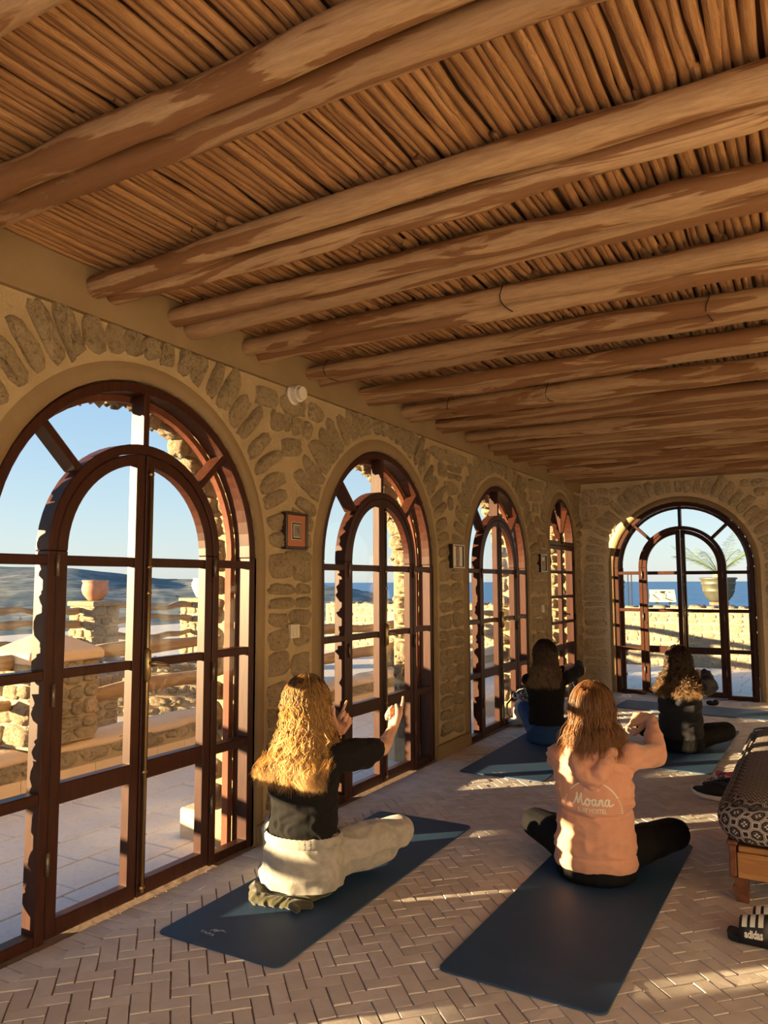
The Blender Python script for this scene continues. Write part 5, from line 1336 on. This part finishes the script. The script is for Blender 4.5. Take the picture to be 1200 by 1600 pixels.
# pink and white sports bottle / towel roll beyond the trainers
root = empty('rolled_towel', (2.12, 5.93, 0), 'pink and white rolled towel on the floor behind the trainers', 'towel')
M['pinkt'] = mat_plain('pink_terry', (0.72, 0.12, 0.20), 0.9); M['whitet'] = mat_plain('white_terry', (0.70, 0.58, 0.56), 0.9)
for k, m_n in enumerate(('whitet', 'pinkt', 'whitet', 'pinkt')):
    mb = MB(); pts = [(1.99+0.035*j, 5.90+0.03*k+0.012*math.sin(j*1.3+k), 0.018+0.018*(k % 2)+0.006*math.sin(j+k)) for j in range(8)]; mb.tube(pts, [0.014]+[0.020]*6+[0.014], 8, wob=0.2, seed=k); mb.build('fold', M[m_n], root)
# small black object near the end window
mb = MB(); v, f = ell((1.56, 9.36, 0.028), (0.040, 0.035, 0.026)); mb.add(v, f, 0, True); v, f = ell((1.62, 9.37, 0.034), (0.034, 0.030, 0.032)); mb.add(v, f, 0, True); v, f = ell((1.59, 9.34, 0.02), (0.03, 0.03, 0.018)); mb.add(v, f, 0, True)
mb.build('balled_socks', M['knit'], None, at=(1.59, 9.36, 0), label='balled black socks on the floor before the end window', cat='socks')
# water bottle
bx, by_ = 0.33, 8.20
root = empty('water_bottle', (bx, by_, 0), 'clear plastic water bottle standing between the seated woman and the slim door', 'bottle')
m = NT('clear_plastic'); m.t.nodes.remove(m.b); a = m.n('ShaderNodeBsdfTransparent'); a.inputs[0].default_value = (0.90, 0.93, 0.95, 1); g = m.n('ShaderNodeBsdfGlossy'); g.inputs['Roughness'].default_value = 0.12
lw = m.n('ShaderNodeLayerWeight'); lw.inputs[0].default_value = 0.45; mx = m.n('ShaderNodeMixShader'); m.l(lw.outputs['Facing'], mx.inputs[0]); m.l(a.outputs[0], mx.inputs[1]); m.l(g.outputs[0], mx.inputs[2]); m.l(mx.outputs[0], m.out.inputs[0]); M['pet'] = m.m
mb = MB(); prof = [(0.034, 0.0), (0.042, 0.006)]
for k in range(9): prof += [(0.0425, 0.015+k*0.022), (0.039, 0.025+k*0.022)]
prof += [(0.0425, 0.215), (0.040, 0.245), (0.025, 0.280), (0.014, 0.300), (0.014, 0.318)]
mb.lathe((bx, by_, 0.0), prof, 20); mb.build('body', M['pet'], root)
mb = MB(); mb.lathe((bx, by_, 0.0), [(0.0165, 0.302), (0.0165, 0.325), (0.0, 0.326)], 16); mb.build('cap', mat_plain('bottle_cap', (0.35, 0.45, 0.6), 0.5), root)
mb = MB(); mb.lathe((bx, by_, 0.0), [(0.0435, 0.12), (0.0435, 0.18)], 20); mb.build('wrap', mat_plain('bottle_wrap', (0.55, 0.60, 0.62), 0.5), root)
# ---------- first woman: black top, grey joggers, blonde hair
S1 = Seat((0.585, 2.93, 0.055), -10, 1.03, 'woman with long wavy blonde hair in a black top and light grey joggers')
W = S1.W; kn = [(-0.30, 0.33, 0.085), (0.315, 0.395, 0.115)]; an = [(0.07, 0.40, 0.02), (-0.05, 0.30, 0.02)]; to = [(0.21, 0.36, 0.005), (-0.20, 0.28, 0.0)]
shR, shL = W((0.165, 0.015, 0.545)), W((-0.150, 0.03, 0.535))
elR = Vector((0.855, 3.185, 0.615)); wrR = Vector((0.795, 3.39, 0.660)); elL = Vector((0.40, 3.20, 0.530)); wrL = Vector((0.470, 3.385, 0.612))
gun = [(0.05, 0.05, 0.05), (1.3, 1.4, 0.8), (1.35, 1.45, 0.8), (1.4, 1.5, 0.8)]
body = [S1.torso(-0.004)] + S1.head((0.0, 0.03, 0.755)) + chain([shR, elR, wrR], [0.046, 0.036, 0.025]) + chain([shL, elL, wrL], [0.046, 0.036, 0.025]) + [cap(elR.lerp(wrR, 0.3), 0.036, elR.lerp(wrR, 0.32), 0.036)]
body += [ell(W((0, 0, 0.10)), (0.165, 0.12, 0.085), S1.Rm)] + legs(S1, kn, an, to, (0.072, 0.048, 0.044, 0.032))
body += hand(wrR+(wrR-elR).normalized()*0.012, (-0.10, 0.62, 0.78), (0.30, 0.55, -0.55), -1, gun, (1.1, 0.7))
body += hand(wrL+(wrL-elL).normalized()*0.012, (0.10, 0.62, 0.78), (-0.30, 0.60, -0.55), 1, gun, (1.0, 0.7))
skin_over(body, 'body', M['skin'], S1.root, 0.0048, 2, zmin=0.052)
tee = [S1.torso(0.014, [(0.19, .138, .100, .0), (0.22, .142, .104, .0), (0.30, .140, .104, .0), (0.40, .152, .108, -.005), (0.48, .164, .106, -.012), (0.535, .158, .092, -.015), (0.568, .115, .070, -.012)])]
tee += chain([W((0.13, 0.0, 0.535)), W((0.175, 0.02, 0.54)), elR.lerp(shR, 0.6), elR.lerp(shR, 0.22)], [0.058, 0.062, 0.062, 0.058])
tee += chain([shR + Vector((0, 0, -0.035)), elR.lerp(shR, 0.4) + Vector((0.0, 0, -0.035))], [0.05, 0.05])
tee += chain([W((-0.12, 0.0, 0.520)), shL + Vector((-0.01, 0, -0.015)), elL.lerp(shL, 0.35)], [0.055, 0.06, 0.058])
skin_over(tee, 'top', M['black_tee'], S1.root, 0.007, 4, folds(0.010, 11, (1.2, 1.2, 1.6), 3, lambda p: 1.2 if p.z < 0.42 else 0.6))
jog = [ring_loft([S1.ring(z, rx, ry, y) for z, rx, ry, y in ((-0.045, .14, .12, -.01), (-0.02, .185, .150, -.01), (0.05, .200, .158, -.01), (0.12, .188, .145, -.005), (0.165, .172, .128, 0), (0.205, .160, .120, 0))])]
jog += legs(S1, kn, an, to, (0.104, 0.078, 0.066, 0.052), 0.10)
jog += chain([W((0.12, 0.10, 0.07)), W((0.26, 0.31, 0.09))], [0.10, 0.085])
def over_jacket(co):
    near = (co[:, 1] < 3.06) & (co[:, 0] < 0.84); co[:, 2] = np.where(near, np.maximum(co[:, 2], 0.050), co[:, 2]); return co
o, _ = skin_over(jog, 'joggers', M['marl'], S1.root, 0.0075, 5, folds(0.015, 8, (1, 1, 1.5), 5), over_jacket)
mb = MB(); n = 90; vs = []
for i in range(n):
    a = 2*PI*i/n; rr = 0.003*math.cos(i*PI)          # elastic gathers
    for z, g in ((0.165, 0.0), (0.172, 0.008), (0.198, 0.009), (0.208, 0.002)): vs.append(W(((0.169+g+rr)*math.cos(a), (0.127+g+rr)*math.sin(a), z)))
mb.add(vs, [(i*4+k, ((i+1) % n)*4+k, ((i+1) % n)*4+k+1, i*4+k+1) for i in range(n) for k in range(3)], smooth=True); mb.build('waistband', M['marl'], S1.root)
skin_over(feet(S1, an, to), 'socks', M['legging'], S1.root, 0.006, 2)
HR = (0.080, 0.100, 0.108)
hair_cap(S1.root, M['blonde'], W, S1.Rm, (0.0, 0.022, 0.765), HR, 0.28, 0.53, -0.115, 0.095)
hair(S1.root, 'hair', M['blonde'], W, (0.0, 0.022, 0.765), HR, 3400, 0.345, 5, 0.014, 24, 0.008, 0.035, -0.125, 0.53, rad=0.0014, lift=0.020)
mb = MB(); ax = (wrL-elL).normalized(); a_ = ax.orthogonal().normalized(); b_ = ax.cross(a_); cc = wrL - ax*0.012
for k in range(16):
    t = 2*PI*k/16; v, f = ell(cc + (a_*math.cos(t)+b_*math.sin(t))*0.031, (0.0062,)*3, None, 8); mb.add(v, f, 0, True)
mb.build('bracelet', M['legging'], S1.root)
# ---------- second woman: apricot hoodie, black leggings
S2 = Seat((1.705, 3.735, 0.012), -8, 1.02, 'woman with auburn hair in a printed apricot hoodie and black leggings, on the right mat')
W = S2.W; kn = [(-0.33, 0.30, 0.115), (0.335, 0.335, 0.125)]; an = [(0.05, 0.40, 0.045), (-0.07, 0.30, 0.045)]; to = [(0.19, 0.38, 0.03), (-0.21, 0.28, 0.03)]
shR, shL = W((0.165, 0.0, 0.545)), W((-0.160, 0.03, 0.520))
elR = Vector((1.945, 3.985, 0.545)); wrR = Vector((1.895, 4.195, 0.680)); elL = W((-0.13, 0.27, 0.47)); wrL = W((-0.10, 0.42, 0.50))
fist = [(0.55, 1.3, 0.8), (0.95, 1.4, 0.8), (1.15, 1.4, 0.8), (1.3, 1.4, 0.8)]
body = [S2.torso(-0.004)] + S2.head() + chain([shR, elR, wrR], [0.045, 0.036, 0.026]) + chain([shL, elL, wrL], [0.045, 0.036, 0.026])
body += [ell(W((0, 0, 0.10)), (0.16, 0.12, 0.085), S2.Rm)] + legs(S2, kn, an, to, (0.072, 0.048, 0.044, 0.032)) + feet(S2, an, to)
body += hand(wrR + Vector((-0.014, 0.006, 0.004)), (-1.0, 0.05, -0.22), (0.05, -0.65, 0.75), -1, [(0.35, 0.9, 0.6), (0.75, 1.3, 0.8), (1.0, 1.35, 0.8), (1.2, 1.35, 0.8)], (1.0, 0.3), 1.0)
body += hand(wrL + Vector((0.02, 0.01, 0.004)), (0.9, 0.25, 0.1), (0, -0.8, 0.4), 1, fist, (1.0, 0.6), 0.98)
skin_over(body, 'body', M['skin'], S2.root, 0.0048, 2)
hd_r = [(0.050, .184, .146, -.008), (0.075, .190, .152, -.010), (0.12, .186, .149, -.012), (0.15, .186, .150, -.014), (0.22, .176, .140, -.012), (0.27, .172, .134, -.010), (0.31, .180, .136, -.014), (0.40, .180, .130, -.02), (0.48, .182, .122, -.022), (0.54, .166, .104, -.02), (0.578, .118, .080, -.016), (0.60, .085, .068, -.012)]
hd = [S2.torso(0.0, hd_r)]
hd += chain([W((0.13, -0.01, 0.53)), shR, shR.lerp(elR, 0.55), elR, elR.lerp(wrR, 0.5), wrR - (wrR-elR).normalized()*0.052], [0.066, 0.068, 0.058, 0.052, 0.045, 0.036])
hd += chain([W((-0.13, -0.01, 0.52)), shL, elL, wrL], [0.066, 0.066, 0.054, 0.042])
def hd_w(p):
    q = S2.Rm.transposed() @ (p - S2.base); d = -0.0
    return 1.0
def hd_fold(p, n):
    q = (S2.Rm.transposed() @ (p - S2.base))/S2.k
    v = folds(0.014, 8, (0.6, 0.6, 2.2), 11)(p, n)*(0.25 + 0.75*min(1, max(0, (q.z-0.09)/0.08)))
    # deep cross fold half way down the back, ribbed hem line
    if q.y < 0.03 and abs(q.x) < 0.2:
        f_ = 0.302 + 0.22*q.x*q.x*4 - 0.01
        v += 0.013*math.exp(-((q.z-f_-0.022)/0.017)**2)*0.0 - 0.016*math.exp(-((q.z-f_)/0.009)**2)
        v -= 0.006*math.exp(-((q.z-0.118)/0.004)**2)
    if q.y < 0 and 0.32 < q.z < 0.47 and abs(q.x) < 0.14: v *= 0.22
    return v
_, bv2 = skin_over(hd, 'hoodie', M['pink'], S2.root, 0.006, 4, hd_fold)
hood = [cap(W((-0.085, -0.045, 0.600)), 0.030, W((-0.075, -0.085, 0.555)), 0.040), cap(W((0.085, -0.045, 0.600)), 0.030, W((0.075, -0.085, 0.555)), 0.040)]
hood += chain([W((-0.090, -0.030, 0.605)), W((-0.085, -0.095, 0.565)), W((-0.040, -0.150, 0.500)), W((0.010, -0.160, 0.462)), W((0.055, -0.150, 0.505)), W((0.085, -0.095, 0.57)), W((0.09, -0.03, 0.605))], [0.022, 0.034, 0.042, 0.038, 0.042, 0.034, 0.022])
hood += [ell(W((0.005, -0.105, 0.545)), (0.085, 0.045, 0.055), S2.Rm), cap(W((-0.085, 0.0, 0.60)), 0.022, W((-0.04, 0.07, 0.575)), 0.022), cap(W((0.085, 0.0, 0.60)), 0.022, W((0.04, 0.07, 0.575)), 0.022)]
skin_over(hood, 'hood', M['pink'], S2.root, 0.006, 3, folds(0.010, 12, (0.8, 0.8, 2.2), 21))
lg = [ring_loft([S2.ring(z, rx, ry, y) for z, rx, ry, y in ((-0.008, .150, .130, -.01), (0.02, .185, .150, -.01), (0.08, .188, .148, -.005), (0.14, .170, .130, 0))])] + legs(S2, kn, an, to, (0.100, 0.078, 0.064, 0.046), 0.09)
skin_over(lg, 'leggings', M['legging'], S2.root, 0.0075, 5, folds(0.003, 12, (1, 1, 1), 7))
hair_cap(S2.root, M['auburn'], W, S2.Rm, (0.0, 0.010, 0.765), HR, 0.20, 0.56, -0.13, 0.085)
hair(S2.root, 'hair', M['auburn'], W, (0.0, 0.010, 0.765), HR, 3000, 0.212, 9, 0.007, 13, 0.0, 0.030, -0.150, 0.56, rad=0.0015, lift=0.018)
# print on the back, laid on the cloth
def lay(u, v, off=0.0022):
    o = W((u, -0.5, v)); h = bv2.ray_cast(o, S2.Y)
    return (h[0] - S2.Y*off) if h[0] is not None else None
def stroke(pts, wd, name='print', closed=False):
    mb = MB(); P2 = []
    for (a, b) in zip(pts[:-1], pts[1:]):
        d = math.hypot(b[0]-a[0], b[1]-a[1]); n = max(1, int(d/0.004))
        P2 += [(a[0]+(b[0]-a[0])*k/n, a[1]+(b[1]-a[1])*k/n) for k in range(n)]
    P2.append(pts[-1]); vs = []
    for i, (u, v) in enumerate(P2):
        q, p = P2[min(i+1, len(P2)-1)], P2[max(0, i-1)]; dx, dy = q[0]-p[0], q[1]-p[1]; l = math.hypot(dx, dy) or 1; nx, ny = -dy/l*wd/2, dx/l*wd/2
        A = lay(u+nx, v+ny); B = lay(u-nx, v-ny)
        if A is None or B is None: continue
        vs += [A, B]
    mb.add(vs, [(2*i, 2*i+1, 2*i+3, 2*i+2) for i in range(len(vs)//2-1)]); return mb
def smooth_poly(P_, n=8):
    out = []
    for i in range(len(P_)-1):
        p0 = P_[max(0, i-1)]; p1 = P_[i]; p2 = P_[i+1]; p3 = P_[min(len(P_)-1, i+2)]
        for k in range(n):
            t = k/n; out.append(tuple(0.5*((2*b) + (-a+c)*t + (2*a-5*b+4*c-d)*t*t + (-a+3*b-3*c+d)*t**3) for a, b, c, d in zip(p0, p1, p2, p3)))
    out.append(P_[-1]); return out
pr_ = MB()
def addm(m): pr_.add(m.v, m.f)
ox, oz, sc = 0.005, 0.352, 0.034      # origin of the lettering, x height
letters = [
    [(-0.3, 0.0), (0.05, 0.15), (0.45, 1.0), (0.62, 1.75), (0.60, 1.2), (0.75, 0.3), (1.0, 1.0), (1.25, 1.72), (1.22, 1.0), (1.35, 0.2), (1.6, 0.15), (1.85, 0.75)],
    [(2.05, 1.0), (1.80, 0.55), (1.95, 0.1), (2.30, 0.1), (2.45, 0.6), (2.25, 1.0), (2.10, 0.95), (2.35, 0.75), (2.75, 0.85)],
    [(3.30, 0.95), (2.95, 0.9), (2.80, 0.4), (3.0, 0.08), (3.25, 0.35), (3.38, 0.95), (3.35, 0.3), (3.50, 0.08), (3.75, 0.5)],
    [(3.85, 0.95), (3.85, 0.1), (3.90, 0.5), (4.10, 0.95), (4.28, 0.85), (4.28, 0.3), (4.42, 0.08), (4.65, 0.4)],
    [(5.20, 1.0), (4.85, 0.95), (4.68, 0.45), (4.90, 0.08), (5.15, 0.4), (5.28, 1.0), (5.25, 0.35), (5.42, 0.08), (5.9, 0.4)]]
for L_ in letters: addm(stroke(smooth_poly([(ox + (x-2.75)*sc*0.88, oz + y*sc*0.88) for x, y in L_]), 0.0072))
arc_pts = [(ox + 0.128*math.cos(a), 0.318 + 0.142*math.sin(a)) for a in [PI*(0.16 + 0.60*k/40) for k in range(41)]]
addm(stroke(arc_pts, 0.0055))
for a0 in [0.84, 0.865, 0.89, 0.915, 0.94, 0.965, 0.01, 0.035, 0.06, 0.085, 0.11, 0.135]:
    addm(stroke([(ox + 0.128*math.cos(PI*(a0+d)), 0.318 + 0.142*math.sin(PI*(a0+d))) for d in (-0.006, 0.006)], 0.0055))
for txt, sz, cz, sx in (('SURF HOSTEL', 0.026, 0.330, 0.80), ('SIDE NOSTA', 0.015, 0.423, 0.80)):
    v, f = flat_text(txt, sz, 0.0004)
    vs = [lay(ox + x*sx, cz + y*1.05, 0.0025) for x, y, z in v]
    if all(q is not None for q in vs): pr_.add(vs, f)
pr_.build('print', M['print'], S2.root, recalc=False)
# ---------- third woman: black long sleeves, blue leggings
S3 = Seat((0.572, 6.55, 0.012), -9, 0.985, 'woman in a black long-sleeved top and blue leggings, seated by the third door')
W = S3.W; kn = [(-0.23, 0.24, 0.235), (0.33, 0.30, 0.12)]; an = [(-0.02, 0.42, 0.05), (-0.05, 0.30, 0.045)]; to = [(0.10, 0.46, 0.03), (-0.20, 0.28, 0.03)]
shR, shL = W((0.162, 0.0, 0.545)), W((-0.158, 0.0, 0.530))
elR = Vector((0.795, 6.80, 0.600)); wrR = Vector((0.735, 7.03, 0.640)); elL = W((-0.10, 0.25, 0.50)); wrL = W((0.11, 0.30, 0.60))
body = [S3.torso(-0.004)] + S3.head((0, 0.015, 0.76)) + chain([shR, elR, wrR], [0.044, 0.035, 0.025]) + chain([shL, elL, wrL], [0.044, 0.035, 0.025]) + [ell(W((0, 0, 0.10)), (0.16, 0.12, 0.085), S3.Rm)] + legs(S3, kn, an, to, (0.072, 0.048, 0.044, 0.032)) + feet(S3, an, to)
body += hand(wrR + Vector((0, 0.01, 0)), (0.25, 0.75, -0.5), (0.5, -0.3, 0.7), -1, [(0.5, 0.6, 0.4)]*4, (0.9, 0.5))
body += hand(wrL + Vector((0.01, 0, 0)), (0.9, 0.0, 0.3), (0, -0.8, 0.4), 1, fist, (1.0, 0.6))
skin_over(body, 'body', M['skin'], S3.root, 0.0055, 2)
tp = [S3.torso(0.012, [(0.150, .150, .114, .0), (0.22, .146, .110, .0), (0.30, .142, .102, .0), (0.40, .152, .106, -.005), (0.48, .164, .104, -.01), (0.54, .156, .092, -.012), (0.572, .105, .070, -.012)])]
tp += chain([W((0.12, 0.0, 0.535)), shR, elR, elR.lerp(wrR, 0.5), wrR], [0.056, 0.058, 0.052, 0.046, 0.036]) + chain([W((-0.12, 0, 0.53)), shL, elL, wrL], [0.056, 0.056, 0.048, 0.036])
skin_over(tp, 'top', M['black_tee'], S3.root, 0.008, 4, folds(0.006, 11, (1, 1, 1.6), 13))
lg = [ring_loft([S3.ring(z, rx, ry, y) for z, rx, ry, y in ((-0.008, .150, .130, -.01), (0.02, .180, .145, -.01), (0.09, .178, .140, -.005), (0.15, .155, .118, 0), (0.20, .148, .112, 0), (0.215, .146, .110, 0))])] + legs(S3, kn, an, to, (0.096, 0.072, 0.060, 0.042), 0.09)
skin_over(lg, 'leggings', M['blue'], S3.root, 0.008, 5, folds(0.003, 12, (1, 1, 1), 7))
hair_cap(S3.root, M['brunette'], W, S3.Rm, (0.0, 0.008, 0.77), HR, 0.28, 0.55, -0.12, 0.085)
hair(S3.root, 'hair', M['brunette'], W, (0.0, 0.008, 0.77), HR, 1900, 0.295, 14, 0.012, 22, 0.010, 0.02, -0.125, 0.55, rad=0.0019, lift=0.018)
# ---------- fourth woman: dark hoodie, dark leggings, curls
S4 = Seat((1.640, 6.77, 0.012), -4, 0.96, 'woman with dark curly hair in a charcoal hoodie, seated before the end window')
W = S4.W; kn = [(-0.32, 0.24, 0.12), (0.345, 0.26, 0.135)]; an = [(0.05, 0.36, 0.045), (-0.07, 0.28, 0.045)]; to = [(0.19, 0.34, 0.03), (-0.21, 0.26, 0.03)]
shR, shL = W((0.165, 0.0, 0.525)), W((-0.165, 0.0, 0.510))
elR = Vector((1.850, 7.02, 0.500)); wrR = Vector((1.800, 7.19, 0.585)); elL = W((-0.15, 0.25, 0.45)); wrL = W((0.03, 0.38, 0.50))
body = [S4.torso(-0.004)] + S4.head((0, 0.02, 0.755)) + chain([shR, elR, wrR], [0.044, 0.035, 0.025]) + chain([shL, elL, wrL], [0.044, 0.035, 0.025]) + [ell(W((0, 0, 0.10)), (0.16, 0.12, 0.085), S4.Rm)] + legs(S4, kn, an, to, (0.072, 0.048, 0.044, 0.032)) + feet(S4, an, to)
body += hand(wrR + Vector((-0.01, 0.005, 0)), (-0.9, 0.25, 0.0), (0, -0.8, 0.45), -1, fist, (1.0, 0.6)) + hand(wrL + Vector((0.01, 0.01, 0)), (0.9, 0.25, 0.1), (0, -0.8, 0.4), 1, fist, (1.0, 0.6))
skin_over(body, 'body', M['skin'], S4.root, 0.0055, 2)
tp = [S4.torso(0.0, [(0.10, .176, .140, -.010), (0.15, .184, .148, -.012), (0.22, .182, .144, -.012), (0.30, .176, .136, -.014), (0.40, .180, .130, -.018), (0.48, .180, .122, -.02), (0.53, .165, .104, -.02), (0.572, .110, .080, -.016)])]
tp += chain([W((0.13, 0.0, 0.515)), shR, elR, elR.lerp(wrR, 0.5), wrR + (wrR-elR).normalized()*0.02], [0.064, 0.066, 0.060, 0.054, 0.040]) + chain([W((-0.13, 0, 0.51)), shL, elL, wrL], [0.064, 0.064, 0.052, 0.040])
skin_over(tp, 'hoodie', M['navy'], S4.root, 0.008, 4, folds(0.013, 8, (0.8, 0.8, 1.8), 17))
hood = chain([W((-0.10, -0.05, 0.57)), W((-0.08, -0.12, 0.50)), W((0.0, -0.155, 0.435)), W((0.07, -0.13, 0.49)), W((0.10, -0.05, 0.57))], [0.026, 0.036, 0.042, 0.036, 0.026]) + [ell(W((0, -0.11, 0.51)), (0.085, 0.045, 0.06), S4.Rm)]
skin_over(hood, 'hood', M['navy'], S4.root, 0.007, 3, folds(0.012, 11, (0.8, 0.8, 2), 31))
lg = [ring_loft([S4.ring(z, rx, ry, y) for z, rx, ry, y in ((-0.008, .155, .135, -.01), (0.02, .190, .155, -.01), (0.09, .190, .150, -.005), (0.15, .170, .130, 0))])] + legs(S4, kn, an, to, (0.102, 0.080, 0.064, 0.046), 0.09)
skin_over(lg, 'leggings', M['legging'], S4.root, 0.008, 5, folds(0.003, 12, (1, 1, 1), 7))
hair_cap(S4.root, M['darkcurl'], W, S4.Rm, (0.0, 0.012, 0.765), HR, 0.26, 0.53, -0.14, 0.11)
hair(S4.root, 'hair', M['darkcurl'], W, (0.0, 0.012, 0.765), HR, 2200, 0.31, 24, 0.014, 34, 0.024, 0.050, -0.165, 0.53, rad=0.0021, lift=0.020, lock=5)
# ---- soft things made of fused volumes: jacket under the first woman, bag by the third door
R0 = Matrix.Identity(3); rj = random.Random(4)
jr = empty('folded_jacket', (0.56, 2.86, 0.01), 'crumpled dark olive jacket the blonde woman sits on', 'jacket')
pr = [ell((0.575, 2.90, 0.036), (0.185, 0.16, 0.026)), cap((0.42, 2.80, 0.034), 0.030, (0.50, 2.70, 0.032), 0.028), cap((0.50, 2.70, 0.032), 0.026, (0.62, 2.73, 0.030), 0.024), cap((0.62, 2.73, 0.030), 0.022, (0.74, 2.77, 0.028), 0.020), cap((0.40, 2.88, 0.032), 0.026, (0.40, 2.98, 0.030), 0.024), cap((0.66, 2.74, 0.030), 0.020, (0.71, 2.71, 0.024), 0.014)]
skin_over(pr, 'cloth', M['khaki'], jr, 0.006, 3, folds(0.011, 17, (1, 1, 1), 41), lambda co: np.column_stack([co[:, 0], co[:, 1], np.where(((co[:, 0]-0.585)/0.23)**2 + ((co[:, 1]-2.93)/0.19)**2 < 1, np.minimum(co[:, 2], 0.048), co[:, 2])]))
br = empty('tote_bag', (0.13, 7.22, 0), 'pale grey bag with a black and white patterned scarf leaning by the third door', 'bag')
M['bagc'] = mat_cloth('pale_grey_canvas', (0.42, 0.39, 0.35)); 
m = NT('black_white_print'); v = m.coords('Object'); a = m.noise(v, 17, 2, 0.5, 1.4); M['bw'] = m.done(m.ramp(a, [(0.46, (0.70, 0.68, 0.66)), (0.49, (0.03, 0.03, 0.035)), (0.56, (0.03, 0.03, 0.035)), (0.59, (0.62, 0.60, 0.58))]), 0.8)
pr = [ell((0.125, 7.22, 0.13), (0.105, 0.10, 0.13)), ell((0.095, 7.17, 0.04), (0.11, 0.09, 0.04)), cap((0.185, 7.15, 0.05), 0.03, (0.065, 7.12, 0.04), 0.03), ell((0.155, 7.20, 0.20), (0.08, 0.07, 0.08))]
skin_over(pr, 'bag_body', M['bagc'], br, 0.007, 3, folds(0.020, 10, (1, 1, 1), 51), zmin=0.001)
pr = [ell((0.135, 7.20, 0.305), (0.085, 0.07, 0.055)), cap((0.075, 7.16, 0.29), 0.035, (0.195, 7.17, 0.28), 0.04), cap((0.205, 7.17, 0.29), 0.032, (0.255, 7.22, 0.18), 0.03)]
skin_over(pr, 'scarf', M['bw'], br, 0.006, 3, folds(0.016, 14, (1, 1, 1), 61))
pr = chain([(0.025, 7.20, 0.26), (-0.020, 7.17, 0.20), (-0.015, 7.14, 0.12), (0.015, 7.15, 0.08)], [0.008, 0.009, 0.009, 0.008])
skin_over(pr, 'strap', M['legging'], br, 0.004, 1)
